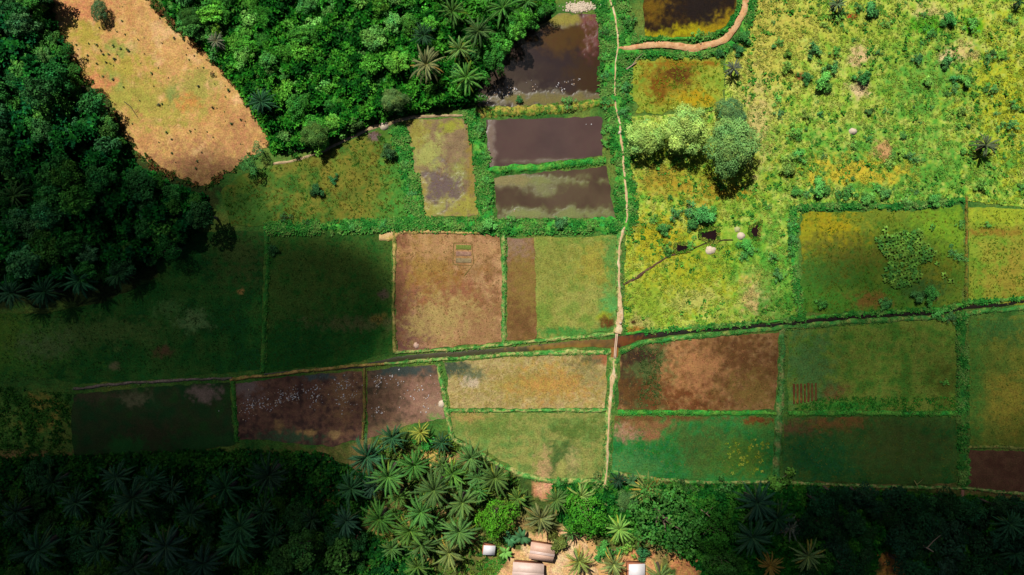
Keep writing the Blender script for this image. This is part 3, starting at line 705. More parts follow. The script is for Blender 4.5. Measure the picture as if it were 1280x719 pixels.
sheet('field', [(981, 521), (1090, 521), (1195, 521), (1196, 570), (1198, 604), (1100, 606), (1030, 602), (978, 599)],
      dict(c=[(54, 108, 48), (82, 116, 54), (68, 108, 50)], sc=20, s=3.1, blobs=[(1000, 535, 26, 10, (112, 92, 58), .8), (1050, 528, 30, 8, (134, 100, 56), .8), (1020, 575, 40, 26, (44, 104, 52), .9, .9), (1120, 560, 40, 30, (80, 100, 48), .8)]),
      M_FIELD, 'dark green plot against the shaded trees at lower right', cat='field')
sheet('field', [(1211, 400), (1310, 390), (1310, 558), (1250, 558), (1212, 556)], dict(c=[(100, 126, 52), (126, 136, 58), (118, 130, 52)], sc=18, s=3.2, blobs=[(1240, 410, 44, 14, (72, 116, 54), .8), (1265, 500, 20, 30, (152, 142, 60), .8), (1218, 480, 10, 70, (84, 130, 54), .7)]),
      M_FIELD, 'olive brown plot on the right edge below the canal', cat='field')
sheet('field', [(1211, 563), (1310, 564), (1310, 622), (1260, 620), (1208, 612)], dict(c=[(96, 66, 50), (112, 80, 60), (104, 76, 56)], sc=14, s=3.3), M_MUD, 'dark bare soil plot on the right edge near the trees', cat='field')
sheet('field', [(1002, 266), (1060, 263), (1140, 264), (1204, 256), (1206, 320), (1204, 378), (1120, 390), (1004, 392), (1000, 330)],
      dict(c=[(78, 122, 42), (96, 130, 46), (112, 134, 50)], sc=20, s=3.4, blobs=[(1030, 285, 44, 24, (166, 152, 44), .8, 1.0), (1010, 300, 16, 20, (150, 150, 46), .8), (1050, 320, 40, 22, (110, 112, 44), .9), (1030, 345, 40, 20, (76, 122, 48), .8), (1110, 272, 40, 10, (116, 132, 46), .8), (1178, 280, 30, 26, (120, 158, 50), .8), (1165, 345, 24, 16, (124, 130, 46), .8, 1.3), (1150, 360, 26, 14, (72, 110, 50), .7),
      (1060, 375, 60, 12, (80, 140, 50), .8, 1.3), (1164, 374, 5, 4, (206, 160, 110), .5), (1085, 375, 20, 8, (130, 104, 50), .8, 1.3)]),
      M_MEADOW, 'gold and green plot with a patch of broad leaved plants', wob=5, cat='field', zn=.15)
sheet('field', [(1210, 258), (1310, 262), (1310, 384), (1260, 380), (1211, 376)], dict(c=[(112, 152, 52), (140, 162, 60), (150, 156, 62)], sc=18, s=3.5, blobs=[(1265, 340, 30, 34, (150, 140, 58), .8), (1250, 265, 40, 16, (160, 176, 60), .8), (1255, 290, 40, 4, (146, 124, 52), .7)]),
      M_MEADOW, 'yellow olive plot on the right edge above the canal', cat='field', zn=.12)
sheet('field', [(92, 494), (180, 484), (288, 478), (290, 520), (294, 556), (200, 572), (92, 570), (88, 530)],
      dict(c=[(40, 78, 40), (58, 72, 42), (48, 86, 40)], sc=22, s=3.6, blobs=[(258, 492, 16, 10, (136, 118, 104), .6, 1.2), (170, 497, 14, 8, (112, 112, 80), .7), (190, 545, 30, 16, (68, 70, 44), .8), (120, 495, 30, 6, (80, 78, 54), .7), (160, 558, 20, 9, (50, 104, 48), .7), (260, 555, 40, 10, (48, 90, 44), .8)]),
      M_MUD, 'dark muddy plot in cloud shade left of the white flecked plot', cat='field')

# ---- canal and banks
CAN_L = [(330, 468), (400, 462), (455, 458), (500, 448), (550, 444), (600, 440), (650, 437), (700, 432), (740, 429), (768, 430)]
strip('canal', CAN_L, [3, 4, 5, 6, 7, 7, 7, 11], .06, dict(c=[(64, 64, 38), (82, 74, 42)], wet=.6, sc=30, blobs=[(740, 428, 50, 8, (118, 88, 42), .7, 1.0), (700, 434, 40, 5, (140, 110, 50), .6), (400, 462, 120, 10, (62, 62, 50), .6)]), M_MUD, 'brown water canal left of the footbridge', z0=.03, n=5, pw=6, cat='canal', rag=.25)
strip('canal', [(764, 432), (790, 422), (830, 416.5), (880, 412), (925, 410), (975, 406), (1030, 400), (1080, 396), (1130, 393), (1170, 392), (1205, 384), (1245, 382), (1310, 372)], [15, 8, 6, 5, 5, 6, 5, 4, 5, 5, 4, 5], .05,
      dict(c=[(44, 34, 26), (36, 34, 24)], wet=.6, blobs=[(780, 427, 24, 8, (118, 70, 30), .6)]), M_MUD, 'thin black canal right of the footbridge', z0=.02, n=5, pw=6, cat='canal', rag=.3)
strip('canal', [(768, 434), (768, 446), (766.5, 460)], [10, 9, 4], .1, dict(c=[(150, 100, 44), (170, 116, 58)], wet=.4), M_MUD, 'short orange brown inlet under the footbridge', z0=.03, n=5, pw=6, cat='canal', rag=.2)

GRN = dict(c=[(60, 150, 58), (84, 168, 66), (110, 166, 70)], sc=8, s=4.1)
GRNTAN = dict(c=[(78, 150, 66), (112, 168, 84), (196, 180, 116), (96, 160, 70)], sc=6, s=4.2)
TAN = dict(c=[(214, 184, 122), (196, 164, 100), (170, 156, 84)], sc=6, s=4.3)
DKG = dict(c=[(52, 116, 48), (66, 132, 54), (88, 136, 56)], sc=9, s=4.4)
MAIN_T = [(756, -25), (762, 0), (768, 20), (771, 37), (773, 60), (769, 80), (768, 110), (769, 133), (774, 153), (777, 180), (779, 207), (782, 240), (784, 273), (779, 287)]
MAIN_M = [(779, 285), (774, 310), (773, 330), (774, 357), (775, 383), (775, 403), (772, 417)]
MAIN_B = [(768, 446), (767, 465), (766, 480), (762, 507), (760, 536), (759, 560), (759, 583), (757, 600), (754, 612)]
BANKS = [  # pts, width px, height, palette, label, grass density, grass palette
    (MAIN_T[:8], [44, 46, 44, 40], .45, GRN, 'wide leafy bank carrying the footpath past the dark pond', 1.0),
    (MAIN_T[7:], [40, 30, 24, 26, 24], .45, GRN, 'leafy bank carrying the footpath past the two lower ponds', 1.0),
    (MAIN_M, [14, 11, 10, 10, 14, 18], .40, GRNTAN, 'narrow grassy bank carrying the footpath down to the footbridge', .7),
    (MAIN_B, [16, 12, 12, 12, 14], .40, GRNTAN, 'narrow grassy bank carrying the footpath below the canal', .7),
    ([(596, 140), (650, 139), (700, 135), (750, 130), (768, 132)], [18, 16, 17, 14], .4, dict(c=[(86, 146, 56), (150, 160, 66), (190, 160, 84), (96, 150, 58)], sc=8, s=4.5), 'bank with scrub and bare tan earth below the dark pond', .6),
    ([(608, 214), (650, 211), (700, 206), (757, 201)], [13, 12, 11, 11], .4, GRN, 'smooth bright green bank between the two lower ponds', .8),
    ([(588, 138), (596, 165), (602, 200), (606, 240), (608, 282)], [24, 22, 20, 20], .5, GRN, 'bushy green bank between the drying pond and the clear pond', 1.1),
    ([(494, 160), (506, 185), (511, 215), (517, 250), (521, 284)], [22, 24, 22, 22], .45, GRN, 'bushy green bank left of the drying pond', 1.1),
    ([(330, 286), (420, 284), (500, 281), (560, 281), (620, 284), (700, 283), (784, 282)], [10, 14, 18, 18, 20, 24, 24], .5, GRN, 'long leafy bank running below all the ponds', 1.1),
    ([(484, 300), (500, 290), (540, 290), (602, 291)], [9, 8, 7, 5], .35, TAN, 'crumbly pale tan bank along the top of the bare brown plot', .05),
    ([(493, 288), (493, 330), (492, 390), (494, 441)], [8, 6, 6, 7], .35, dict(c=[(190, 164, 104), (150, 150, 76), (110, 120, 60)], sc=6, s=4.6), 'tan bank left of the bare brown plot', .3),
    ([(630, 291), (630, 350), (629, 430)], [9, 8, 8], .35, GRNTAN, 'green and tan bank right of the bare brown plot', .5),
    ([(92, 486), (160, 479), (230, 475), (290, 473)], [5, 5, 5], .25, dict(c=[(150, 132, 120), (120, 112, 96)], sc=8, s=4.7), 'pale grey track over the dark muddy plot', .1),
    ([(288, 475), (330, 470), (390, 463), (430, 459), (480, 455)], [7, 6, 6, 5], .3, dict(c=[(206, 168, 104), (180, 148, 84), (120, 120, 60)], sc=6, s=4.8), 'tan bank along the top of the white flecked plot', .1),
    ([(480, 455), (533, 451), (600, 446), (640, 443), (700, 441.5), (764, 440)], [6, 7, 8, 9, 9], .35, GRNTAN, 'green and tan bank below the left canal', .5),
    ([(494, 441), (560, 437), (600, 434), (640, 430), (700, 424), (750, 420), (768, 418)], [7, 6, 6, 6, 8, 8], .35, GRNTAN, 'green and tan bank above the left canal', .5),
    ([(776, 440), (800, 429), (860, 421.5), (960, 411.5), (1060, 403), (1130, 399), (1195, 395), (1240, 388), (1310, 383)], [8, 9, 9, 9, 9], .35, dict(c=[(66, 136, 60), (96, 160, 76), (150, 160, 84)], sc=7, s=4.9), 'green bank below the thin black canal', .8),
    ([(782, 417), (860, 410), (930, 405), (1000, 398), (1060, 393), (1130, 389), (1180, 386), (1206, 379), (1310, 370)], [5, 5, 6, 6], .3, GRN, 'leafy bank above the thin black canal', 1.0),
    ([(559, 513), (640, 513.5), (757, 513)], [6, 6, 7], .3, GRNTAN, 'straight green and tan bank below the pale tan plot', .6),
    ([(548, 455), (552, 480), (558, 512), (563, 540), (568, 550)], [7, 8, 9, 8], .35, GRNTAN, 'bank left of the pale tan plot', .5),
    ([(568, 550), (590, 562), (620, 580), (650, 593), (680, 601), (720, 602), (757, 601)], [8, 8, 9, 9, 8], .35, GRNTAN, 'curved bank between the green plot and the palms', .5),
    ([(772, 516), (868, 516), (970, 517)], [10, 9, 8], .35, GRN, 'straight bright green bank below the rusty ploughed plot', .9),
    ([(979, 408), (978, 450), (976, 490), (974, 520), (972, 560), (971, 602)], [10, 10, 11, 12, 12], .35, dict(c=[(70, 140, 66), (96, 150, 80), (150, 150, 90)], sc=7, s=5.1), 'green bank right of the rusty ploughed plot', .8),
    ([(985, 517), (1060, 516), (1130, 517), (1196, 517)], [9, 10, 8, 7], .35, GRN, 'green bank above the dark green plot', .9),
    ([(1202, 390), (1203, 450), (1203, 520), (1204, 570), (1204, 608)], [14, 15, 15, 12], .35, DKG, 'tall grassy bank left of the right edge plots', 1.0),
    ([(762, 590), (800, 597), (860, 603), (970, 603), (1040, 606), (1120, 609), (1204, 610), (1310, 622)], [7, 6, 6, 6], .3, GRNTAN, 'thin bank between the lower right plots and the trees', .5),
    ([(455, 460), (456, 500), (454, 548)], [5, 6, 5], .35, dict(c=[(150, 124, 72), (120, 112, 60)], sc=6, s=5.2), 'olive bank between the two flooded plots', .2),
    ([(291, 476), (293, 510), (296, 552)], [8, 8, 8], .35, DKG, 'green bank left of the white flecked plot', .7),
    ([(1208, 559), (1250, 559), (1310, 562)], [6, 6], .3, dict(c=[(170, 160, 90), (120, 140, 66)], sc=6, s=5.3), 'pale bank above the dark bare soil plot', .5),
    ([(333, 285), (335, 340), (331, 400), (329, 465)], [8, 9, 8], .35, DKG, 'green bank left of the dark shaded plot', .8),
    ([(992, 258), (991, 300), (994, 350), (1003, 400)], [10, 12, 10], .3, GRN, 'leafy bank left of the gold and green plot', 1.0),
    ([(995, 260), (1060, 257), (1130, 258), (1206, 250)], [9, 8, 8], .3, DKG, 'leafy bank above the gold and green plot', 1.0),
    ([(1208, 246), (1208, 300), (1207, 380)], [5, 5, 6], .3, dict(c=[(140, 110, 56), (120, 130, 54)], sc=7, s=5.4), 'thin brown bank right of the gold and green plot', .4),
    ([(780, 66), (830, 68), (870, 68), (905, 64), (928, 45), (938, 20), (944, -25)], [10, 9, 9, 14, 12], .4, GRN, 'leafy bank below the wide reddish path', 1.1),
    ([(780, 52), (800, 50), (880, 48), (908, 38), (924, 14), (926, -25)], [7, 6, 6, 6], .35, GRN, 'leafy bank round the brown and gold pond', 1.0),
]
GX, GY, GZ, GC, GS = [], [], [], [], []
for i, (pts, w, h, sp, lb, gd) in enumerate(BANKS):
    hh = h + .013 * (i % 7)
    strip('grass_bank', pts, np.array(w) * (.82 if gd >= 1 else .74), hh, sp, M_BANK, lb, cat='bank')
    wm = float(np.mean(w)); gx, gy, e = along(pts, wm * (.98 if gd >= 1 else .82), gd * (.40 if gd >= 1 else .36))
    GS.append(rng.uniform(.3, .68, len(gx)) if gd >= 1 else rng.uniform(.16, .38, len(gx))); GX.append(gx); GY.append(gy); GZ.append(np.maximum(hh * (1 - e ** 2.6), 0)); GC.append((.55 if gd < 1 else .25) * paint(gx, gy, sp)[0] + (.45 if gd < 1 else .75) * pick_cols(gx, gy, [(50, 136, 56), (72, 156, 64), (98, 172, 76), (138, 176, 92)] if sp is not TAN else [(170, 160, 90)], 10, 1.0 + i))
gx, gy = np.concatenate(GX), np.concatenate(GY)
# keep the tufts off the trodden lines
PATHS = [MAIN_T, MAIN_M, MAIN_B, [(773, 61), (790, 60.5), (807, 57), (827, 56), (850, 58), (867, 61), (887, 56), (907, 50), (920, 33), (930, 14), (936, -25)]]
def near(px, py, pts, d):
    c = resample(pts, 2.0); k = np.zeros(len(px), bool)
    for q in np.array_split(np.arange(len(px)), max(1, len(px) // 4000)):
        k[q] = np.min(np.hypot(px[q, None] - c[None, :, 0], py[q, None] - c[None, :, 1]), 1) < d
    return k
keep = (fbm(gx / 6, gy / 6, 8.3, 3) > rng.uniform(.25, .55, len(gx))) & (fbm(gx / 19, gy / 19, 2.3, 3) > rng.uniform(.28, .5, len(gx))) & ~(near(gx, gy, PATHS[0], 2.6) | near(gx, gy, PATHS[1], 2.6) | near(gx, gy, PATHS[2], 2.6) | near(gx, gy, PATHS[3], 6))
me = tuft_mesh('bank_grass', gx[keep], gy[keep], np.concatenate(GZ)[keep], np.concatenate(GS)[keep], np.vstack(GC)[keep], K=7, wid=.22, el=(.0, .75))
tag(link('bank_grass', me), 'leafy green growth covering the banks round the ponds and plots', 'grass', None, 'stuff')

PTH = dict(c=[(232, 202, 156), (212, 178, 130), (238, 214, 174)], sc=9, s=6.1)
strip('path', MAIN_T, [3.6, 3.2, 3, 3.2, 4.4, 3.8, 4, 4], .5, PTH, M_PATH, 'thin pale footpath running down from the top edge', z0=.36, n=5, rag=.75, wob=.5)
strip('path', MAIN_M, [4, 3.2, 3.2, 4, 8, 8], .46, PTH, M_PATH, 'thin pale footpath between the ponds and the footbridge', z0=.33, n=5, rag=.75, wob=.5)
strip('path', [(767, 450), (767, 462), (766, 475), (764.6, 482), (762, 507), (760, 536), (759, 560), (759, 583), (757, 600), (754, 612)], [3.4, 6, 5, 3.2, 3.4, 4, 3.2, 4], .48, PTH, M_PATH, 'thin pale footpath running from the footbridge down to the palms', z0=.33, n=5, rag=.75, wob=.4)
strip('path', PATHS[3], [5, 7, 8.5, 9, 8, 8.5, 8, 8], .48, dict(c=[(218, 166, 116), (230, 188, 142), (204, 150, 104)], sc=8, s=6.2), M_PATH, 'wide reddish earth path curving to the top edge', z0=.3, n=7, rag=.35, wob=.5)
strip('path', [(342, 205), (365, 202), (400, 191), (430, 176), (455, 164), (470, 158), (485, 156), (505, 148), (540, 145), (585, 144)], [3, 4, 4, 4, 5, 4, 3, 3], .16, dict(c=[(186, 160, 124), (206, 180, 140), (170, 146, 110)], sc=8, s=6.3), M_PATH, 'pale path along the lower edge of the upper wood', z0=.02, n=5, rag=.5, wob=.4)
strip('path', [(735, 672), (744, 690), (750, 706), (760, 735)], [9, 11, 12], .06, dict(c=[(228, 184, 124), (216, 166, 108)], sc=8, s=6.4), M_PATH, 'sandy path curving from the huts into the trees', z0=-.02, n=5, rag=.3)
strip('path', [(1203, 612), (1203, 622)], [4, 3], .45, dict(c=[(190, 140, 120), (170, 120, 100)]), M_PATH, 'short pinkish strip of earth at the end of the tall grassy bank', z0=.1, n=5, cat='path')

# crumbling white earth on the tan bank corner, three seedbeds, ridged bed
strip('earth_patch', [(474, 297), (484, 297), (492, 290), (486, 283)], [10, 12, 8, 5], .3, dict(c=[(226, 194, 140), (206, 172, 116)], sc=5), M_PATH, 'splayed pale earth patch at the corner of the bare brown plot', n=7, cat='bare earth')
for k, (y, c) in enumerate(((309, (132, 146, 72)), (317, (168, 130, 110)), (325.5, (158, 140, 104)))):
    lb = ('green topmost of the three small seedbeds', 'pinkish middle one of the three small seedbeds', 'lowest of the three small seedbeds, half green half grey')[k]
    strip('seedbed', [(570, y), (580, y + .3), (589, y + .6)], [7.5, 7, 7], .16, dict(c=[c, tuple(int(v * .9) for v in c)], sc=6, s=k), M_MUD, lb, wob=.1, pw=8, rag=.1, cat='seedbed', group='seedbeds')
strip('seedbed_rim', [(567, 304), (590, 303.5), (592, 330), (586, 338), (580, 345)], 2, .12, dict(c=[(120, 106, 60), (140, 116, 70)]), M_MUD, 'thin olive ridge round the right of the seedbeds', n=5, wob=.2, cat='ridge')
strip('seedbed_rim', [(567, 304), (566, 331), (589, 332)], 2, .11, dict(c=[(120, 106, 60), (140, 116, 70)]), M_MUD, 'thin olive ridge round the left of the seedbeds', n=5, wob=.2, cat='ridge')
for k in range(7):
    x = 992 + k * 4.6
    lb = ['first brown planting ridge from the green bank', 'second brown planting ridge from the green bank', 'third brown planting ridge from the green bank', 'middle brown planting ridge of the seven', 'fifth brown planting ridge from the green bank', 'sixth faint planting ridge from the green bank', 'faintest planting ridge, farthest from the green bank'][k]
    strip('planting_ridge', [(x, 479 + rng.uniform(-1, 1)), (x + .4, 492), (x, 505 - k * .8)], 3.2, .3, dict(c=[(124, 80, 52), (104, 66, 42), (160, 124, 64)] if k < 5 else [(112, 90, 52), (120, 84, 50)], sc=4, s=k), M_MUD, lb, n=5, wob=.2, cat='planting ridge', group='ridges of the small bed')

# ---- white flecks on the flooded plots and dark pond
fl = []
for (cx, cy, rx, ry, ang, n) in ((345, 500, 42, 9, -.25, 190), (395, 497, 8, 16, .3, 40), (432, 490, 18, 18, .5, 130), (310, 515, 8, 14, .2, 22), (474, 480, 8, 9, 0, 36), (472, 514, 9, 8, -.5, 30), (500, 485, 7, 18, .1, 30), (532, 495, 18, 14, -.4, 40), (645, 112, 24, 8, -.1, 150), (622, 122, 20, 6, -.3, 50), (705, 108, 16, 7, -.4, 70), (640, 262, 6, 5, 0, 8), (735, 157, 5, 4, 0, 6), (485, 470, 12, 5, 0, 14)):
    n = int(n * (2.2 if cy > 300 else .9)); a = rng.normal(0, .55, n) * rx; b = rng.normal(0, .55, n) * ry
    X = cx + a * math.cos(ang) - b * math.sin(ang); Y = cy + a * math.sin(ang) + b * math.cos(ang)
    k = fbm(X / 6, Y / 6, 3.3, 3) > .46
    fl.append(np.column_stack([X[k], Y[k]]))
fl = np.vstack(fl); n = len(fl); fx, fy = P(fl[:, 0], fl[:, 1])
th = np.linspace(0, 2 * PI, 6, endpoint=False)
rr = rng.uniform(.03, .15, (n, 1)) * rng.uniform(.5, 1.3, (n, 6)); st = rng.uniform(.6, 1.8, (n, 1)); ro = rng.uniform(0, PI, (n, 1))
ex = rr * np.cos(th) * st; ey = rr * np.sin(th)
V = np.stack([fx[:, None] + ex * np.cos(ro) - ey * np.sin(ro), fy[:, None] + ex * np.sin(ro) + ey * np.cos(ro), np.full((n, 6), .075) + rng.uniform(0, .03, (n, 6))], 2)
top = np.concatenate([V, V * [1, 1, 1] - [0, 0, .03]], 1).reshape(-1, 3)
F6 = (np.arange(n)[:, None] * 12 + np.arange(6)); side = np.concatenate([np.stack([np.arange(n) * 12 + j, np.arange(n) * 12 + 6 + j, np.arange(n) * 12 + 6 + (j + 1) % 6, np.arange(n) * 12 + (j + 1) % 6], 1) for j in range(6)])
cw = np.repeat(np.where(rng.random((n, 1)) < .6, alb((226, 222, 222)), alb((206, 176, 146))), 12, 0)
tag(link('pale_flecks', mesh_np('pale_flecks', top, [F6, side], cw, M_BANK)), 'thin white and tan flecks scattered on the flooded plots and dark pond', 'pale_flecks', None, 'stuff')
# ================================================================ GRASS AND UNDERGROWTH
POOLS = [(846, 311), (858, 309), (876, 294), (888, 294), (897, 294), (942, 292), (946, 282)]
def grass(poly, dens, pal, size, label, z=.02, K=5, el=(.25, 1.2), sc=12, s=1.0, wid=.18, name='grass', avoid=(), spread=.28, spec=None):
    px, py = in_poly(poly, int(poly_area(poly) * dens))
    k = np.ones(len(px), bool)
    for q, d in avoid: k &= ~near(px, py, q, d)
    px, py = px[k], py[k]
    cl = fbm(px / 7, py / 7, s + 4, 3); k = cl > rng.uniform(.3, .6, len(px)); px, py = px[k], py[k]
    me = tuft_mesh(name, px, py, z, rng.uniform(size[0], size[1], len(px)), (pick_cols(px, py, pal, sc, s, spread) if spec is None else .28 * pick_cols(px, py, pal, sc, s, spread) + .72 * paint(px, py, spec)[0]), K=K, jit=.2, el=(0, .7) if 'crop' in label else el, wid=.25 if 'crop' in label else wid)
    return tag(link(name, me), label, 'grass', None, 'stuff')
grass([p for p in M2], .22, [(92, 168, 58), (122, 182, 64), (156, 192, 70), (180, 198, 82), (198, 202, 98)], (.22, .5), 'patchy green and yellow grass of the upper right meadow', z=.05, K=6, el=(0, .8), wid=.24, sc=9, s=1.5, spec=SPEC_M2,  avoid=[(PATHS[3], 7), (POOLS, 9)])
grass([(288, 280), (278, 240), (345, 208), (470, 164), (502, 190), (518, 276)], .2, [(62, 120, 40), (96, 124, 44), (124, 116, 46)], (.2, .42), 'olive grass of the rough meadow left of the ponds', sc=12, s=2.1)
grass([(1002, 266), (1300, 262), (1300, 378), (1120, 386), (1004, 390)], .16, [(80, 130, 40), (104, 134, 44), (134, 138, 48)], (.15, .34), 'grass of the gold and olive plots above the canal', s=3.4)
grass([(790, 74), (904, 74), (904, 136), (796, 140)], .16, [(130, 164, 52), (176, 180, 62)], (.2, .4), 'reedy grass of the gold green marsh', z=.08, s=3.3)
grass([(668, 298), (772, 296), (772, 410), (671, 423)], .10, [(110, 140, 56), (140, 150, 66)], (.10, .22), 'short crop of the yellow green plot', s=1.6, spread=.15)
grass([(338, 293), (488, 292), (490, 440), (333, 462)], .11, [(44, 88, 34), (70, 98, 42)], (.12, .26), 'short crop of the dark shaded plot', s=1.8)
grass([(-20, 394), (130, 382), (266, 292), (330, 292), (326, 460), (-20, 478)], .12, [(44, 92, 38), (60, 104, 44), (84, 120, 56)], (.14, .32), 'rough grass under the left wood', s=1.9)
grass([(-20, 480), (88, 492), (90, 572), (-20, 575)], .26, [(52, 110, 44), (62, 124, 48), (80, 136, 54)], (.3, .7), 'weedy grass left of the dark muddy plot', s=1.7)
grass([(564, 518), (757, 518), (754, 596), (690, 598), (600, 560)], .09, [(104, 132, 60), (136, 142, 68)], (.10, .22), 'short crop of the green plot left of the footpath', s=2.6, spread=.15)
grass([(768, 538), (966, 523), (964, 598), (770, 586)], .10, [(70, 130, 60), (92, 144, 70), (150, 160, 80)], (.10, .24), 'short crop of the green plot right of the footpath', s=2.8, spread=.2)
grass([(986, 416), (1300, 392), (1300, 555), (1196, 556), (1196, 604), (980, 598)], .09, [(84, 116, 44), (124, 132, 54)], (.12, .26), 'short crop of the olive plots below the canal', s=2.9)
grass([(800, 436), (828, 434), (826, 510), (796, 508)], .2, [(104, 130, 72), (84, 112, 56)], (.25, .5), 'green weeds on the left of the rusty ploughed plot', s=2.2)
grass([(1025, 496), (1194, 496), (1194, 513), (990, 513)], .3, [(56, 140, 52), (80, 160, 58)], (.25, .5), 'lush grass along the foot of the olive plot', s=2.4)
def stubble(poly, dens, pal, label, s):
    px, py = in_poly(poly, int(poly_area(poly) * dens)); k = fbm(px / 9, py / 9, s, 4) > rng.uniform(.35, .62, len(px)); px, py = px[k], py[k]
    me = tuft_mesh('stubble', px, py, .02, rng.uniform(.10, .24, len(px)), pick_cols(px, py, pal, 12, s), K=4, el=(0, .5), wid=.25)
    tag(link('stubble', me), label, 'stubble', None, 'stuff')
stubble([(498, 294), (624, 294), (625, 426), (500, 438)], .22, [(150, 116, 70), (176, 140, 88), (120, 98, 52)], 'dry stubble on the bare brown plot', 1.2)
stubble([(560, 462), (756, 446), (755, 508), (564, 508)], .22, [(170, 146, 80), (196, 170, 112), (136, 132, 66)], 'dry stubble on the pale tan plot', 2.5)
stubble([(778, 442), (970, 420), (966, 510), (774, 510)], .2, [(150, 100, 60), (180, 130, 84), (112, 84, 46)], 'dry stubble on the rusty ploughed plot', 2.7)
stubble([(512, 154), (582, 152), (592, 264), (528, 266)], .12, [(150, 140, 80), (160, 130, 92)], 'dry weeds on the drying pond', 2.0)
px, py = in_poly(M2, 3200); k = (fbm(px / 26, py / 26, 4.7, 4) > rng.uniform(.42, .62, len(px))) & ~near(px, py, PATHS[3], 8) & ~near(px, py, POOLS, 10); px, py = px[k], py[k]
tag(link('weeds', tuft_mesh('weeds', px, py, .05, rng.uniform(.28, .75, len(px)), pick_cols(px, py, [(84, 160, 62), (104, 178, 70), (130, 190, 76)], 12, 3.0), K=11, wid=.26, el=(.0, 1.2))), 'clumps of green leafy weeds scattered over the upper right meadow', 'weeds', None, 'stuff')
e = []
for q in ([(850, 305), (860, 304), (862, 313), (852, 316), (843, 316), (843, 305), (850, 305)], [(875, 289), (897, 285), (898, 302), (889, 303), (874, 297), (875, 289)], [(937, 284), (951, 276), (947, 299), (940, 297), (936, 290), (937, 284)]):
    a, b, _ = along(q, 3.4, .8); e.append(np.column_stack([a, b]))
e = np.vstack(e); tag(link('rim_grass', tuft_mesh('rim_grass', e[:, 0], e[:, 1], .15, rng.uniform(.2, .5, len(e)), pick_cols(e[:, 0], e[:, 1], [(96, 160, 56), (150, 176, 70), (170, 180, 84)], 6, 1.0), K=6, wid=.22)), 'fringe of grass round the three water holes', 'grass', None, 'stuff')
a, b, e_ = along(CLEAR + CLEAR[:1], 9, .35); k = (fbm(a / 9, b / 9, 3.9, 3) > rng.uniform(.4, .65, len(a))); a, b = a[k], b[k]
tag(link('brush', tuft_mesh('brush', a, b, .05, rng.uniform(.25, .7, len(a)), pick_cols(a, b, [(64, 110, 44), (96, 120, 56), (170, 130, 80), (140, 96, 60)], 6, 1.0), K=7, wid=.2)), 'ragged brush and dry stalks round the edge of the bare clearing', 'brush', None, 'stuff')
# leafy thicket filling the woods up to the crowns
def thicket(poly, dens, pal, lb, h0, h1, size, K=9, sc=15, s=1.0, el=(-.1, 1.2), name='undergrowth', feather=14):
    px, py = in_poly(poly, int(poly_area(poly) * dens))
    hn = np.clip((fbm(px / sc, py / sc, s, 4) - .5) * 2.4 + .5, 0, 1)
    edge = np.clip(np.min([np.hypot(px - qx, py - qy) for qx, qy in resample(poly, 5, True)], 0) / feather, .12, 1)
    z = (h0 + (h1 - h0) * hn) * edge * rng.uniform(.8, 1.05, len(px))
    me = tuft_mesh(name, px, py, z, rng.uniform(size[0], size[1], len(px)), pick_cols(px, py, pal, 9, s + 2, .22), K=K, wid=.27, el=el, jit=.4)
    tag(link(name, me), lb, 'undergrowth', None, 'stuff')
thicket([(-22, -22), (60, -22), (66, 25), (84, 70), (94, 108), (126, 130), (146, 168), (170, 206), (212, 232), (258, 246), (262, 268), (236, 300), (190, 330), (130, 352), (-22, 372)], .16, [(28, 96, 40), (38, 116, 46), (52, 138, 52), (30, 104, 56)], 'tangled thicket between the trees of the left wood', 1.5, 6.5, (.6, 1.2), 10, 17, 1.0)
thicket([(190, -22), (216, 22), (244, 50), (272, 78), (296, 106), (313, 134), (334, 166), (340, 192), (400, 182), (440, 166), (480, 144), (586, 130), (608, 92), (626, 60), (660, 36), (692, 8), (692, -22)], .24, [(28, 92, 30), (38, 118, 34), (54, 142, 42), (88, 168, 56)], 'tangled leafy thicket of the upper wood', .6, 3.2, (.45, .95), 10, 13, 1.7, feather=8)
thicket([(-20, 574), (300, 562), (400, 566), (470, 600), (450, 660), (520, 690), (560, 735), (-20, 735)], .13, [(30, 92, 40), (44, 114, 42), (70, 132, 50)], 'thicket between the palms at lower left', .2, 2.6, (.5, 1.0), 8, 16, 2.3)
thicket([(470, 550), (560, 544), (650, 600), (640, 690), (600, 735), (520, 735), (470, 660), (450, 600)], .06, [(60, 116, 44), (100, 140, 56), (120, 150, 60)], 'patchy weeds between the sunlit palms', .05, .6, (.3, .7), 7, 16, 2.6, name='weeds')
thicket([(690, 606), (980, 606), (1300, 626), (1300, 735), (1140, 735), (1126, 690), (1096, 690), (1090, 735), (900, 735), (850, 690), (800, 668), (740, 668), (700, 650)], .17, [(34, 104, 40), (50, 128, 44), (80, 148, 54)], 'thicket between the trees at lower right', .3, 4.0, (.5, 1.0), 9, 16, 2.9)
thicket([(610, 700), (640, 690), (620, 720), (590, 728)], .5, [(80, 160, 60), (110, 176, 70)], 'patch of lawn beside the small white roofed hut', .02, .03, (.2, .35), 7, name='lawn')
thicket([(905, 552), (962, 548), (960, 592), (915, 594)], .022, [(170, 190, 70), (190, 200, 84)], 'pale yellow weeds dotted in the green plot by the trees', .02, .05, (.3, .5), 8, name='weeds', el=(0, .6))

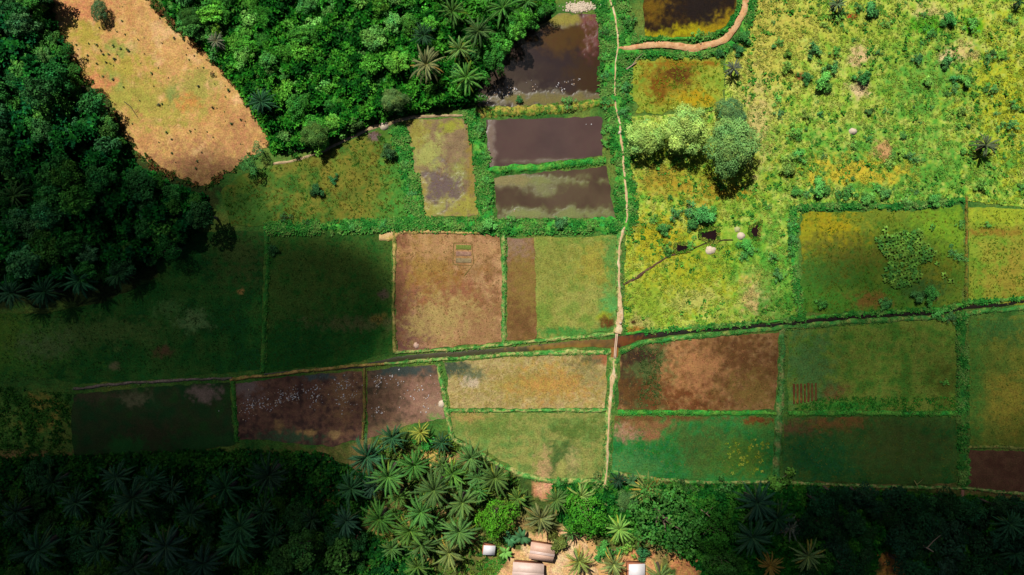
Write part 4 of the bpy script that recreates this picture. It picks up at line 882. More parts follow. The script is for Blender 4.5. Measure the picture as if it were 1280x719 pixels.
# ================================================================ TREES OF THE WOODS
def darts(poly, dmin, n, block=()):
    px, py = in_poly(poly, n); out = []
    for x, y in zip(px, py):
        if all((x - a) ** 2 + (y - b) ** 2 > (dmin * rng.uniform(.8, 1.15)) ** 2 for a, b in out) and all((x - a) ** 2 + (y - b) ** 2 > c * c for a, b, c in block):
            out.append((x, y))
    return out
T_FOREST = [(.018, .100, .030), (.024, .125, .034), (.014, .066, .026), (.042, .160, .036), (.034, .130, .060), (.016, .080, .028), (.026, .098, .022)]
LW = [(-22, -22), (58, -22), (60, 20), (74, 45), (88, 75), (96, 112), (128, 128), (144, 165), (158, 195), (185, 220), (215, 235), (250, 246), (258, 262), (240, 290), (205, 325), (150, 335), (120, 345), (60, 350), (-22, 360)]
LPALM = [(97, 350, 23), (53, 363, 22), (147, 343, 18), (17, 362, 22), (50, 132, 16), (18, 240, 18)]
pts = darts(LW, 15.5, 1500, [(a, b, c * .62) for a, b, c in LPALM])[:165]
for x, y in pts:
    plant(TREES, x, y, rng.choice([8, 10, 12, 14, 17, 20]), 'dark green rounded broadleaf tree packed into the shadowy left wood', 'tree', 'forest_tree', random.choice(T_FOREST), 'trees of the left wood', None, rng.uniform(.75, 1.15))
for (a, b, c), lb in zip(LPALM, ('spreading dark palm on the lower edge of the left wood', 'dark palm between two palms on the lower edge of the left wood', 'small dark palm nearest the shaded plot on the lower edge of the left wood', 'dark palm cut by the left edge below the wood', 'thin dark palm lost among the rounded trees near the clearing', 'small dark palm at the left edge inside the wood')):
    palm(a, b, c, lb, 'palms of the left wood', G_DARK if b > 300 else G_MID)  # lower palms take the frond tint darkened for shade
for x, y, r, lb, c in ((55, 70, 12, 'bright green round crown standing out in the upper left wood', (.05, .15, .05)), (88, 112, 10, 'bright crown at the corner of the left wood beside the clearing', (.045, .15, .04)), (58, 187, 7, 'small yellow green crown in the left wood', (.13, .19, .03)), (120, 176, 8, 'small vivid crown near the right edge of the left wood', (.05, .16, .03))):
    plant(TREES, x, y, r, lb, 'tree', 'forest_tree', c)

UW = [(190, -22), (215, 16), (242, 42), (272, 66), (300, 92), (322, 120), (342, 150), (352, 186), (400, 176), (440, 160), (470, 140), (510, 128), (570, 122), (590, 104), (606, 62), (640, 36), (670, 14), (690, -22)]
UPALM = [(533, 81, 24, (.075, .125, .045), 'yellowish fronded palm at the heart of the upper palm clump'), (597, 41, 22, G_MID, 'palm in the upper clump closest to the dark pond top'), (628, 12, 24, G_MID, 'palm at the top edge beside the dark pond'), (577, 64, 20, G_PALE, 'lighter palm between two palms left of the dark pond'),
         (586, 98, 23, G_MID, 'lowest palm of the upper clump, beside the pond edge'), (567, 14, 20, G_MID, 'palm near the top edge left of the pond palms'), (530, 46, 18, G_DARK, 'dim palm half hidden behind the yellowish one'), (328, 131, 20, G_DARK, 'dark feathery palm at the corner of the bare clearing'), (268, 51, 13, G_GREY, 'pale grey green palm on the edge of the clearing'), (660, 4, 20, G_MID, 'palm cut by the top edge above the dark pond')]
for a, b, c, g, lb in UPALM: palm(a, b, c, lb, None, g)
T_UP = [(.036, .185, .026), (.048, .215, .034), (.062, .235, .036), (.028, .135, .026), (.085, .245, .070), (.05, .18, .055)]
pts = darts(UW, 12.5, 2600, [(a, b, c * .65) for a, b, c, g, l in UPALM])[:215]
for x, y in pts:
    if y < 60 and x < 330 or rng.random() < .3:
        plant(TREES, x, y, rng.choice([8, 10, 13, 16]), 'green leafy young tree crowded into the dense upper wood', 'tree', 'young_tree', random.choice(T_UP), 'young trees of the upper wood', None, .7)
    else:
        plant(SHRUBS, x, y, rng.choice([7, 9, 12, 15]), 'green leafy young tree crowded into the dense upper wood', 'tree', 'young_tree', random.choice(T_UP), 'young trees of the upper wood')
for x, y, r, c, lb in ((491, 124, 16, (.10, .19, .08), 'pale grey green feathery tree above the white heap'), (392, 167, 15, (.06, .17, .05), 'bright green tree above the pale path, left of the palms'), (441, 155, 12, (.06, .13, .05), 'grey green tree on the lower edge of the upper wood'), (270, 36, 9, (.09, .22, .03), 'vivid lime crown beside the clearing palm'),
                       (475, 6, 13, (.06, .20, .03), 'vivid green crown at the top edge of the upper wood'), (512, 30, 11, (.04, .17, .03), 'bright round crown left of the palm clump'), (238, 22, 14, (.035, .12, .03), 'large rounded crown overhanging the top of the clearing'), (310, 205, 13, (.05, .19, .07), 'bright leafy tree below the tip of the clearing'), (322, 186, 12, (.05, .17, .06), 'soft green tree right at the tip of the clearing'), (455, 45, 9, (.06, .18, .04), 'small bright crown in the middle of the upper wood')):
    plant(FEATHER if r > 13 else TREES, x, y, r, lb, 'tree', 'broadleaf_tree', c)

for x, y, r in ((600, 122, 10), (606, 96, 11), (616, 76, 13), (630, 56, 14), (648, 40, 13), (664, 26, 14), (682, 12, 13), (626, 90, 7), (655, 20, 14), (640, 30, 12)):
    plant(TREES, x, y, r, 'green tree overhanging the left edge of the dark pond', 'tree', 'young_tree', random.choice(T_UP[:4]), 'trees overhanging the dark pond', None, 1.2)
# ---- trees and palms standing alone
plant(FEATHER, 122, 13, 12, 'lone blue green round tree standing on the bare clearing', 'tree', 'broadleaf_tree', (.05, .12, .07), None, 0, .8)
plant(SHRUBS, 265, 92, 4, 'tiny grey green tree near the right side of the clearing', 'tree', 'sapling', (.03, .07, .05), None, 0, 1.3)
for i, (x, y, r, c, lb) in enumerate(((808, 168, 24, (.26, .44, .15), 'pale green feathery tree nearest the footpath'), (862, 158, 29, (.28, .46, .16), 'pale yellow green feathery tree, middle of three'), (922, 176, 32, (.13, .27, .11), 'large grey green feathery tree, biggest of three'), (918, 140, 19, (.08, .19, .10), 'darker blue green crown behind the biggest feathery tree'), (848, 178, 13, (.16, .30, .07), 'low green tree tucked under the middle feathery tree'))):
    plant(FEATHER, x, y, r, lb, 'tree', 'feathery_tree', c, None, i % 3)
0 and plant(FEATHER, 944, 131, 13, 'whitish leafless looking bush behind the biggest feathery tree', 'bush', 'pale_bush', (.5, .56, .46), None, 0, .5)
plant(SHRUBS, 487, 191, 9, 'dense dark shrub with a sharp shadow on the green bank left of the drying pond', 'shrub', 'shrub', (.035, .10, .05), None, 1, 1.2)
for x, y, r, lb in ((416, 224, 6, 'compact dark shrub alone on the olive meadow'), (395, 236, 7, 'dark shrub lowest on the olive meadow'), (354, 272, 8, 'dark shrub on the long leafy bank above the shaded plot'), (384, 278, 6, 'small dark shrub on the long bank right of a larger one'), (340, 311, 6, 'small shrub on the bank left of the dark shaded plot')):
    plant(SHRUBS, x, y, r, lb, 'shrub', 'shrub', (.025, .10, .045))
palm(1232, 183, 17, 'solitary grey fronded palm standing on the right meadow', None, (.05, .085, .055), 4); palm(1046, 4, 13, 'small palm cut by the top edge on the right meadow', None, G_GREY, 4)
palm(916, 88, 13, 'grey small palm right of the gold green marsh', None, G_GREY, 4); palm(1274, 2, 10, 'dark palm in the top right corner', None, G_DARK, 4)

# ---- bottom grove
LIT = 'palms of the sunlit grove'; SHD = 'palms of the shaded grove'
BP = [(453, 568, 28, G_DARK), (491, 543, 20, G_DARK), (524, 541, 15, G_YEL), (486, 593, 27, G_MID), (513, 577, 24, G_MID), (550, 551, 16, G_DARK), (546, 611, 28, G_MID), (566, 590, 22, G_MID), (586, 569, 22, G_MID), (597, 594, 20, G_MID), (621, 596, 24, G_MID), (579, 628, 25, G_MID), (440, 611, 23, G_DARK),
      (476, 650, 26, G_MID), (529, 640, 25, G_MID), (509, 657, 26, G_MID), (577, 664, 26, G_MID), (523, 680, 24, G_MID), (563, 690, 24, G_PALE), (527, 710, 20, G_MID), (489, 684, 16, G_MID), (644, 623, 12, G_YEL), (673, 645, 23, G_PALE), (646, 627, 17, G_MID), (694, 628, 19, G_MID), (732, 617, 19, G_PALE), (775, 661, 20, G_PALE), (809, 613, 23, G_PALE),
      (722, 701, 20, G_PALE), (766, 703, 19, G_PALE), (773, 603, 13, G_DARK), (829, 717, 20, G_PALE), (711, 665, 15, G_MID), (553, 580, 18, G_MID), (540, 655, 18, G_MID), (600, 612, 18, G_MID), (466, 606, 18, G_DARK), (500, 620, 18, G_MID)]
BL = ['dark spiky palm below the flooded plots, outermost of the lit grove', 'dark palm tight against the flooded brown plot', 'small yellow palm on the upper tip of the grove', 'full palm with tan upper fronds in the upper grove', 'palm just right of the one with tan fronds', 'small dark palm behind the yellow one',
      'large palm in the centre of the sunlit grove', 'palm above the large central one', 'palm under the curved bank, left of two', 'palm under the curved bank, between two others', 'palm nearest the green plot at the right of the grove', 'palm just left of the vivid round tree', 'brownish fronded palm on bare ground left of the lit grove',
      'palm beside the sunlit grass patch in the lower grove', 'palm in the lower middle grove above another', 'palm overlapping its neighbour in the lower middle grove', 'large palm above the yellowish one near the white hut', 'palm low in the grove left of the yellowish one', 'yellowish green palm left of the white roofed hut', 'palm cut by the bottom edge in the lit grove', 'short palm left of the lowest palms',
      'tiny straw coloured palm right of the vivid round tree', 'pale palm above the rust roofed huts', 'small palm tucked between the vivid tree and the pale palm', 'green palm left of the second vivid round tree', 'pale palm above the second vivid round tree', 'pale palm right of the second vivid round tree', 'large pale palm above the big dark round tree',
      'pale palm right of the rust roofed huts', 'pale palm left of the white roof at the bottom edge', 'small dark palm at the foot of the footpath', 'pale palm right of the white roof at the bottom edge', 'dull palm under the second vivid round tree', 'half hidden palm in the upper grove', 'half hidden palm in the lower middle grove', 'half hidden palm below the nearest palms to the plot', 'half hidden dark palm beside the brownish one', 'half hidden palm right of the brownish one']
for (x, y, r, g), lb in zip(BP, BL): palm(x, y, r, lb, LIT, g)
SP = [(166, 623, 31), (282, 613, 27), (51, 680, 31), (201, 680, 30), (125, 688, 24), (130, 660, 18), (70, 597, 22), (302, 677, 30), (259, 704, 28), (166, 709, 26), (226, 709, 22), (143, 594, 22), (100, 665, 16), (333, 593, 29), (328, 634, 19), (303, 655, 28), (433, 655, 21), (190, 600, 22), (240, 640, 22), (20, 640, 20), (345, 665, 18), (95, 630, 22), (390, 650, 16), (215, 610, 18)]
for x, y, r in SP: palm(x, y, r, 'oil palm tinted dark for the deep shade of the grove at lower left', SHD, G_DARK)  # grove's cloud shade is partly in this frond tint
RP = [(946, 631, 29, 'large grey green palm at the lower right, upper of two'), (939, 667, 29, 'large grey green palm at the lower right, lower of two'), (973, 643, 25, 'dim palm right of the two large grey ones'), (1015, 693, 22, 'sunlit pale spiky palm among dark trees at lower right'), (963, 709, 18, 'reddish fronded palm at the bottom edge'), (991, 662, 17, 'withered grey palm above the pale spiky one')]
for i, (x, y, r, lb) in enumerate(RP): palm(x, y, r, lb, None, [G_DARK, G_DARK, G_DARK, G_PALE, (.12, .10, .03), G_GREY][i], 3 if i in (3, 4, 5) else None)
palm(1262, 655, 22, 'dark palm on the right edge under the soil plot', None, G_DARK); palm(1268, 690, 22, 'dark palm low on the right edge', None, G_DARK)
plant(ROUND, 620, 651, 26, 'vivid green round tree with leaf rosettes in the palm grove', 'tree', 'mango_tree', (.05, .20, .018), None, 0)
plant(ROUND, 731, 648, 30, 'second vivid round tree, wider, above the sandy path', 'tree', 'mango_tree', (.04, .19, .022), None, 0)
plant(ROUND, 834, 657, 43, 'biggest dark green round tree with fine leaves', 'tree', 'mango_tree', (.028, .11, .024), None, 1)
plant(ROUND, 897, 666, 30, 'dark tree with coarse leaf rosettes right of the biggest round tree', 'tree', 'mango_tree', (.025, .115, .020), None, 0)
plant(ROUND, 905, 705, 27, 'dark rosette tree on the bottom edge', 'tree', 'mango_tree', (.022, .095, .024), None, 0); plant(ROUND, 1036, 703, 17, 'small rosette tree beside the pale spiky palm', 'tree', 'mango_tree', (.03, .13, .03), None, 0)
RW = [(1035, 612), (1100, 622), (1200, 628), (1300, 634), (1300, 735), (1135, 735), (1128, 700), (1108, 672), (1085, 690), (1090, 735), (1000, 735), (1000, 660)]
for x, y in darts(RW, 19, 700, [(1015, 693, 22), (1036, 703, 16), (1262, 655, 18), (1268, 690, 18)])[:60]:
    plant(TREES, x, y, rng.uniform(13, 22), 'broadleaf tree tinted blackish for the shade of the wood at lower right', 'tree', 'shade_tree', random.choice([(.010, .048, .026), (.014, .058, .026), (.012, .044, .030)]), 'trees of the lower right wood')  # leaf tints darkened to carry the shade of this wood
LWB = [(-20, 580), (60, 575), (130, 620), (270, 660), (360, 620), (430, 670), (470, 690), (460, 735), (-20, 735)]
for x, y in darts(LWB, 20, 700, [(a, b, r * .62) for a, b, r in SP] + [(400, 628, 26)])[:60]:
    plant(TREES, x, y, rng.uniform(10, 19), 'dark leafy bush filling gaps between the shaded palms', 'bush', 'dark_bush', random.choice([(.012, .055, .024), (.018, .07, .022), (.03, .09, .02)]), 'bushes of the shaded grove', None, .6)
for x, y, r, c, lb, K in ((652, 671, 13, (.03, .11, .06), 'dark glossy banana like plant above the rust roofed hut', BANANA), (637, 673, 11, (.035, .12, .06), 'banana plant left of the dark glossy one', BANANA), (789, 601, 9, (.03, .10, .05), 'banana plant under the bank near the footpath', BANANA), (764, 633, 12, (.10, .16, .07), 'grey green thicket right of the second vivid round tree', SHRUBS), (784, 628, 14, (.06, .14, .06), 'grey green thicket left of the big dark round tree', FEATHER), (757, 690, 15, (.04, .17, .05), 'soft green shrub beside the sandy path', SHRUBS), (785, 683, 14, (.09, .21, .05), 'bright yellow green shrub above the bottom white roof', SHRUBS), (803, 692, 11, (.03, .13, .06), 'teal green round shrub above the bottom white roof', SHRUBS),
                          (752, 612, 12, (.07, .14, .05), 'scrubby bush at the end of the footpath', SHRUBS), (700, 604, 8, (.05, .18, .05), 'small bush below the curved bank', SHRUBS), (699, 680, 12, (.10, .14, .05), 'olive bush right of the rust roof', SHRUBS), (865, 615, 13, (.03, .10, .04), 'dark bush above the biggest round tree', SHRUBS), (905, 612, 14, (.03, .12, .04), 'dark bush left of the large grey palms', SHRUBS), (975, 606, 16, (.06, .18, .04), 'bright weedy bush below the lower right plots', SHRUBS), (1016, 656, 10, (.04, .16, .03), 'vivid bush above the small rosette tree', SHRUBS), (375, 690, 26, (.03, .10, .03), 'wide dark bush near the bottom edge left of the lit grove', TREES), (425, 698, 24, (.035, .11, .03), 'wide bush near the bottom edge beside the reddish branch', TREES), (600, 676, 7, (.05, .15, .04), 'little bush above the white roofed hut', SHRUBS), (632, 690, 9, (.08, .18, .06), 'banana like clump right of the white roofed hut', BANANA), (528, 556, 13, (.03, .17, .04), 'bright leafy bush under the small yellow palm', SHRUBS)):
    plant(K, x, y, r, lb, 'bush', 'bush', c)

# ================================================================ SHRUBS OF THE MEADOW AND BANKS
MS = [(1032, 31, 9), (1047, 21, 8), (1020, 62, 11), (1046, 65, 9), (985, 81, 10), (1009, 95, 8), (1030, 102, 12), (1042, 84, 10), (1083, 95, 12), (1012, 145, 8), (973, 123, 8), (975, 143, 7), (993, 165, 11), (1026, 142, 5), (990, 200, 14), (1000, 193, 10), (987, 212, 10), (1188, 22, 9), (1163, 42, 8), (1111, 28, 6), (1184, 76, 8), (1239, 70, 10), (1254, 69, 6), (1262, 24, 6), (1270, 25, 8), (1242, 112, 10), (1268, 132, 9), (1268, 154, 10),
      (1188, 145, 7), (1204, 137, 7), (1198, 156, 6), (1246, 142, 6), (1250, 158, 7), (1229, 229, 10), (1114, 204, 10), (1108, 137, 6), (1088, 172, 6), (1067, 180, 7), (1128, 190, 7), (1140, 195, 9), (1195, 98, 8), (1210, 102, 8), (1162, 102, 8), (1194, 110, 7), (967, 28, 4), (974, 52, 6), (967, 58, 4), (1053, 32, 4), (1068, 50, 4), (1104, 30, 4), (1205, 190, 5), (1147, 200, 8), (1150, 72, 7), (1090, 12, 9), (1075, 8, 8), (1217, 32, 11)]
for x, y, r in MS:
    plant(SHRUBS, x, y, r * .85, 'separate blue green shrub dotted on the bright upper right meadow', 'shrub', 'shrub', random.choice([(.07, .25, .09), (.095, .30, .09), (.06, .21, .09), (.14, .32, .08)]), 'shrubs of the upper right meadow')
for x, y in darts([(955, -10), (1290, -10), (1290, 245), (1000, 250), (935, 255), (960, 120)], 13, 300)[:65]:
    plant(SHRUBS, x, y, rng.uniform(1.6, 4.2), 'small low shrub dotted on the bright upper right meadow', 'shrub', 'shrub', random.choice([(.08, .23, .07), (.11, .27, .065), (.06, .18, .065)]), 'small shrubs of the upper right meadow')
BS = [(787, 25, 11), (781, 110, 9), (781, 140, 9), (873, 44, 9), (834, 47, 5), (931, 45, 9), (925, 62, 7), (900, 65, 7), (650, 125, 6), (712, 128, 11), (760, 128, 9), (757, 95, 7), (758, 70, 8), (756, 40, 8), (760, 160, 8), (757, 178, 7), (817, 276, 8), (829, 285, 10), (845, 270, 11), (862, 262, 13), (878, 268, 13), (868, 282, 8), (892, 262, 8), (838, 246, 4), (834, 311, 8), (865, 306, 8), (933, 305, 7), (940, 312, 8), (930, 322, 7), (967, 322, 9), (990, 280, 8), (992, 300, 9), (988, 318, 8), (975, 345, 9), (995, 240, 7), (962, 258, 6), (1010, 243, 8), (1026, 236, 12), (1049, 246, 7), (1062, 238, 11), (1084, 249, 9), (1098, 234, 6), (1109, 241, 10), (1133, 251, 8), (1146, 240, 5), (1168, 249, 9), (1202, 281, 6), (1200, 322, 9), (1192, 315, 8), (1235, 281, 6), (1165, 366, 12), (1150, 372, 9), (1110, 380, 9), (1030, 380, 8), (600, 160, 9), (604, 195, 8), (607, 225, 8), (610, 255, 9), (505, 205, 7), (514, 240, 7), (610, 280, 10), (640, 276, 9), (560, 279, 8), (700, 280, 10), (670, 284, 9), (740, 280, 9), (480, 281, 8), (440, 284, 7), (1183, 478, 5), (1176, 393, 10), (1190, 399, 8)]
for x, y, r in BS:
    plant(SHRUBS, x, y, r * .9, 'leafy green shrub growing on a bank beside the ponds and plots', 'shrub', 'shrub', random.choice([(.055, .21, .06), (.075, .26, .075), (.045, .17, .07)]), 'shrubs on the banks', None, .8)
for x, y in darts([(1092, 300), (1118, 292), (1150, 288), (1158, 304), (1172, 318), (1152, 330), (1150, 352), (1124, 360), (1106, 350), (1112, 325)], 3.9, 1400)[:110] + darts([(1085, 280), (1195, 275), (1195, 350), (1150, 370), (1095, 366)], 12, 300)[:14]:
    T = TARO[int(rng.integers(0, 4))]; R, h, cm, tm = T; sc = rng.uniform(3.2, 5.4) * MPP / R; wx, wy = P(x, y, .6)
    t = thing('broad_leaved_plant', 'olive green broad leaved plant in the loose patch on the gold and green plot', 'plant', (wx, wy, 0), 'broad leaved plants of the gold and green plot', rng.uniform(0, 6.3), (sc, sc, sc * 1.2))
    link('leaves', cm, t, tuple(np.array(random.choice([(.08, .20, .025), (.05, .16, .025), (.12, .23, .03)])) * rng.uniform(.8, 1.2))); link('stalk', tm, t)
SDL = [(460,80),(375,105),(240,150),(440,120),(470,130),(365,170),(380,190),(410,205),(330,210),(305,225),(330,225),(365,240),(390,205),(400,235),(415,240),(440,205),(480,187),(455,185),(425,172),(543,203),(570,275),(595,255),(600,70),(690,150),(700,205),(750,175),(740,200),(387,288),(425,298),(465,328),(578,325),(633,293),(525,378),(497,465),(800,405),(715,492),(777,495),(800,515),(905,450),(870,465),(598,535),(660,610),(645,575),(740,605),(735,632),(625,497),(520,150),(655,145),(610,390)]
sx, sy = in_poly(CLEAR, 60)
for x, y in [(a / 3, b / 3) for a, b in SDL] + list(zip(sx, sy)):
    o = link('seedling', SEED[int(rng.integers(0, 4))], None, random.choice([(.03, .07, .025), (.05, .10, .03), (.045, .055, .03)]), (*P(x, y), .06)); o.scale = [float(rng.choice([.35, .5, .7, 1.1], p=[.4, .3, .2, .1])) if (x, y) in zip(sx, sy) else rng.uniform(.5, 1.0)] * 3; o.rotation_euler = (0, 0, rng.uniform(0, 6))
    tag(o, 'small dark seedling dotted on the bare tan clearing', 'seedling', 'seedlings on the clearing')

# ================================================================ HUTS, HEAPS AND LOOSE THINGS
gable_hut(677.5, 691, -9, 5.2, 3.6, 'rust pink tin roofed hut, upper of two', M_RUST)
gable_hut(660, 716.5, -4, 6.6, 4.0, 'pale rust tin roofed hut cut by the bottom edge', M_RUST2)
lean_hut(611.5, 688, -6, 2.5, 2.0, 'tiny hut with a white tin roof and red mud wall', M_WHITE)
lean_hut(796, 717, -1, 3.5, 4.0, 'hut with a bright white roof cut by the bottom edge', M_WHITE)
mound(480, 157, 5.8, .75, 'smooth round white heap beside the pale path', 'sand_heap', 'heap', M_PALE, 1, .12)
mound(889, 313, 6.2, .6, 'ragged pinkish white heap below the largest water hole', 'sand_heap', 'heap', M_PALE, 2, .5); mound(927, 295, 5.2, .7, 'clean round white heap left of the triangular water hole', 'sand_heap', 'heap', M_PALE, 3, .15); mound(922, 287, 4, .45, 'small dull heap touching the clean white one', 'sand_heap', 'heap', plain_mat('dull_heap', (190, 190, 130), .9), 4, .5)
mound(1067, 164, 4.8, .8, 'pale boulder alone on the bright right meadow', 'boulder', 'boulder', M_PALE, 5, .3); mound(520, 432, 3.8, .4, 'small pale heap at the foot of the bare brown plot', 'sand_heap', 'heap', plain_mat('pink_heap', (222, 184, 160), .9), 6, .4); mound(552, 505, 4.4, .5, 'white heap on the bank left of the pale tan plot', 'sand_heap', 'heap', M_PALE, 7, .5)
mound(775.5, 404, 2.2, .95, 'small white stone heap on the footpath above the footbridge', 'stone_heap', 'heap', M_PALE, 8, .4); mound(774.5, 166, 3.4, .75, 'trodden pale mound on the footpath near the feathery trees', 'earth_mound', 'mound', M_PALE, 9, .3); mound(862, 612, 8, .5, 'brown earth heap under the lower bank by the round trees', 'earth_mound', 'mound', plain_mat('brown_heap', (200, 140, 90), .95), 10, .5); mound(991, 613, 5, .4, 'orange earth heap beside the bright weedy bush', 'earth_mound', 'mound', plain_mat('orange_heap', (230, 165, 80), .95), 11, .5)
# gravel on the top edge of the dark pond
n = 420; a = rng.normal(0, .5, n) * 17; b = rng.normal(0, .5, n) * 5.5; gx, gy = P(725 + a + rng.normal(0, 1, n), 9 + b - a * .06)
V = []; F = []
for i in range(n):
    r = rng.uniform(.08, .24); q = np.array([(-1, -1, -.4), (1, -1, -.4), (1, 1, -.4), (-1, 1, -.4), (-.6, -.6, .6), (.6, -.6, .6), (.6, .6, .6), (-.6, .6, .6)]) * r * rng.uniform(.7, 1.2, (8, 3)); t = rng.uniform(0, 6); ca, sa = math.cos(t), math.sin(t)
    V.append(np.column_stack([q[:, 0] * ca - q[:, 1] * sa + gx[i], q[:, 0] * sa + q[:, 1] * ca + gy[i], q[:, 2] + .12])); F.append(np.array([(4, 5, 6, 7), (0, 1, 5, 4), (1, 2, 6, 5), (2, 3, 7, 6), (3, 0, 4, 7)]) + 8 * i)
tag(link('gravel', mesh_np('gravel', np.vstack(V), np.vstack(F), None, M_PALE)), 'pale patch of loose stones above the red corner of the dark pond', 'gravel', None, 'stuff')
# plank footbridge
x0, y0 = P(770.5, 417); x1, y1 = P(768, 448); L = math.hypot(x1 - x0, y1 - y0); t = thing('footbridge', 'narrow pale plank footbridge crossing the canal', 'bridge', ((x0 + x1) / 2, (y0 + y1) / 2, .52), None, math.atan2(y1 - y0, x1 - x0))
for s in (-1, 1):
    k = np.linspace(-L / 2, L / 2, 9); V = []; F = []
    for i, u in enumerate(k):
        z = -.09 * (1 - (2 * u / L) ** 2) + .01 * s; w0 = s * .15 - .12 + .02 * math.sin(i); V += [(u, w0, z), (u, w0 + .24, z), (u, w0 + .24, z + .06), (u, w0, z + .06)]
        if i: b = 4 * i; F += [(b - 4 + j, b - 4 + (j + 1) % 4, b + (j + 1) % 4, b + j) for j in range(4)]
    F += [(0, 3, 2, 1), (32, 33, 34, 35)]
    link('plank', mesh_np('plank', V, np.array(F), None, plain_mat('pale_plank', (224, 190, 158), .8, scale=5)), t)
log_thing([(155, 127), (163, 133), (168, 141), (173, 148)], .08, 'thin dark fallen branch lying on the bare clearing', mat=plain_mat('dark_wood', (84, 70, 50), .9)); log_thing([(1151, 681), (1159, 685), (1167, 690)], .22, 'pale fallen trunk among the dark lower right trees', 'fallen_log', 'log', z=6.2)
log_thing([(450, 665), (443, 676), (436, 688), (430, 698)], .2, 'reddish bare branch sticking out between palms and dark bushes', z=3.2, mat=plain_mat('red_wood', (170, 110, 96), .9)); log_thing([(783, 87), (790, 82), (796, 78)], .2, 'bleached grey branches heaped on the corner of the gold green marsh', z=.4)
log_thing([(876, 637), (883, 642), (889, 648)], .14, 'thin grey branch above the dark rosette tree', z=5.0); log_thing([(1143, 601), (1146, 606), (1148, 611)], .1, 'yellowish dead frond stub at the edge of the lower right plots', 'dead_branch', 'branch', plain_mat('yellow_wood', (200, 190, 110), .9), .5)

# ================================================================ CLOUDS, LIGHT, CAMERA
SUN_EL = math.radians(58); SD = np.array([.45, -.893])      # the way shadows fall on the ground
def tau(px, py):
    """how thick the cloud is over each point of the ground it shades"""
    t = np.zeros(len(px)); nz = (fbm(px / 70, py / 70, 5.5, 4) - .5)
    for cx, cy, rx, ry, a, soft in CLOUD:
        d = np.hypot((px - cx) / rx, (py - cy) / ry) + nz * .25
        t = np.maximum(t, 1.0 * a * (1 - sstep(1 - soft, 1 + soft, d)))
    return np.maximum(t * (1 + .5 * nz), 0)
CLOUD = [(180, 420, 290, 160, 2.2, .3), (60, 320, 260, 110, 2.0, .35), (370, 375, 122, 80, 2.2, .2), (360, 490, 130, 60, 1.6, .35), (180, 640, 270, 140, 3.0, .3), (330, 640, 125, 110, 2.4, .35), (-150, 560, 160, 300, 2.2, .3),
         (1120, 680, 240, 95, 2.8, .3), (1100, 560, 180, 60, 1.7, .45), (960, 660, 80, 70, 1.1, .5), (1100, 450, 160, 80, 1.15, .6), (1110, 350, 90, 50, .9, .6), (1290, 620, 130, 120, 1.8, .5), (930, 470, 60, 70, .45, .6), (900, 570, 120, 50, .6, .6), (800, 470, 26, 50, .3, .6), (1240, 480, 90, 90, .9, .6), (260, 240, 60, 40, 1.4, .5), (1350, 900, 55, 170, .9, .8)]  # last entry: unseen puff added to lay a soft sheen on the ponds
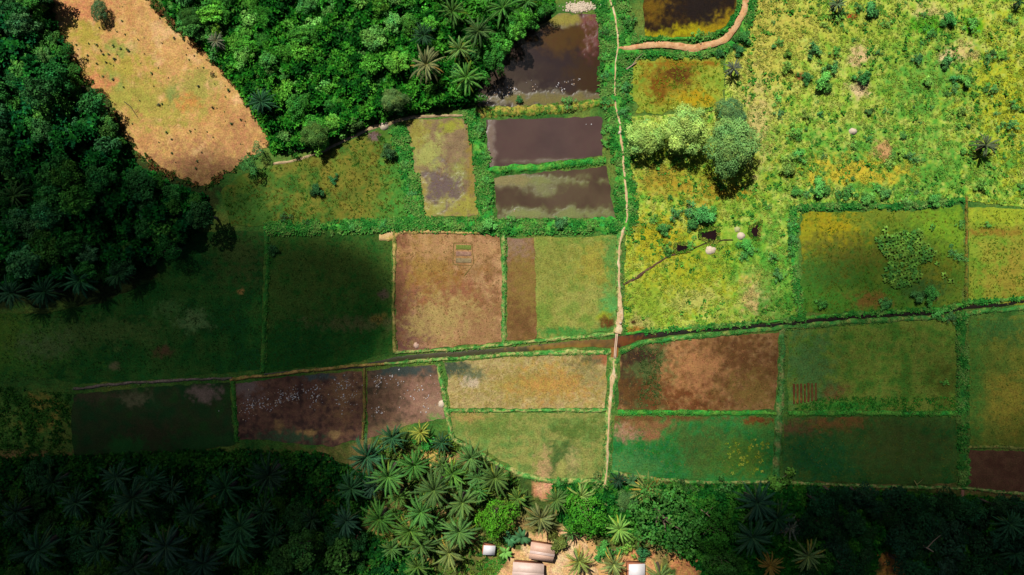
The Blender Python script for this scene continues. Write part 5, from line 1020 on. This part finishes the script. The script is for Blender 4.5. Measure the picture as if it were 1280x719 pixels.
def clouds():
    st = 9.0; gx, gy = np.meshgrid(np.arange(-420, 1560, st), np.arange(0, 1130, st)); sh = gx.shape
    T = tau(gx.ravel(), gy.ravel()).reshape(sh)
    dens = .30; H = 330.0
    th = T / (dens * 1 / math.sin(SUN_EL))
    X, Y = P(gx, gy); off = -SD * H / math.tan(SUN_EL)
    X = X + off[0]; Y = Y + off[1]
    zt = H + .72 * th; zb = H - .28 * th
    ok = th > .06; idx = -np.ones(sh, int); q = ok[:-1, :-1] & ok[1:, :-1] & ok[:-1, 1:] & ok[1:, 1:]
    n = sh[0] * sh[1]; ids = np.arange(n).reshape(sh)
    V = np.vstack([np.column_stack([X.ravel(), Y.ravel(), zt.ravel()]), np.column_stack([X.ravel(), Y.ravel(), zb.ravel()])])
    a, b, c, d = ids[:-1, :-1][q], ids[:-1, 1:][q], ids[1:, 1:][q], ids[1:, :-1][q]
    F = [np.column_stack([a, d, c, b]), np.column_stack([a, b, c, d]) + n]
    Q = np.pad(q, 1)
    for dy, dx, p0, p1 in ((-1, 0, (0, 0), (0, 1)), (1, 0, (1, 1), (1, 0)), (0, -1, (1, 0), (0, 0)), (0, 1, (0, 1), (1, 1))):
        e = q & ~Q[1 + dy:Q.shape[0] - 1 + dy, 1 + dx:Q.shape[1] - 1 + dx]
        j, i = np.nonzero(e); u = ids[j + p0[0], i + p0[1]]; v = ids[j + p1[0], i + p1[1]]
        F.append(np.column_stack([u, v, v + n, u + n]))
    F = np.vstack(F); used = np.unique(F); mp = -np.ones(2 * n, int); mp[used] = np.arange(len(used))
    me = mesh_np('clouds', V[used], mp[F])
    m = bpy.data.materials.new('cloud_vapour'); t = NT(m)
    v = t.n('ShaderNodeVolumePrincipled', {'Color': (.55, .57, .6, 1), 'Density': dens, 'Anisotropy': .5})
    t.n('ShaderNodeOutputMaterial', {'Volume': v.outputs[0]})
    me.materials.append(m)
    tag(link('clouds', me), 'drifting grey clouds that throw the broad soft shade over the farm', 'cloud', None, 'stuff')
clouds()

w = bpy.data.worlds.new('World'); SC.world = w; w.use_nodes = True
nt = w.node_tree; nt.nodes.clear()
sky = nt.nodes.new('ShaderNodeTexSky'); sky.sky_type = 'NISHITA'; sky.sun_disc = False
sky.sun_elevation = SUN_EL; sky.sun_rotation = math.atan2(-SD[0], -SD[1]); sky.altitude = 200; sky.air_density = .35; sky.dust_density = .6
bg = nt.nodes.new('ShaderNodeBackground'); bg.inputs[1].default_value = .05
out = nt.nodes.new('ShaderNodeOutputWorld'); nt.links.new(sky.outputs[0], bg.inputs[0]); nt.links.new(bg.outputs[0], out.inputs[0])
ld = bpy.data.lights.new('sun', 'SUN'); ld.energy = 5.0; ld.angle = math.radians(.53); ld.color = (1, .965, .91)
lo = bpy.data.objects.new('sun', ld); COL.objects.link(lo); lo.location = (0, 0, 500)
dv = Vector((SD[0] * math.cos(SUN_EL), SD[1] * math.cos(SUN_EL), -math.sin(SUN_EL)))
lo.rotation_euler = dv.to_track_quat('-Z', 'Y').to_euler()
cd = bpy.data.cameras.new('camera'); co = bpy.data.objects.new('camera', cd); COL.objects.link(co)
co.location = (0, 0, CAMZ); cd.sensor_width = 36; cd.lens = 36 * CAMZ / 220.0; cd.clip_end = 4000; cd.clip_start = .5
SC.camera = co
SC.view_settings.view_transform = 'Standard'; SC.view_settings.look = 'None'; SC.view_settings.exposure = .8; SC.view_settings.gamma = 1
SC.render.engine = 'CYCLES'
cy = SC.cycles; cy.max_bounces = 5; cy.diffuse_bounces = 2; cy.glossy_bounces = 2; cy.transmission_bounces = 2; cy.volume_bounces = 0; cy.transparent_max_bounces = 12
cy.use_denoising = True
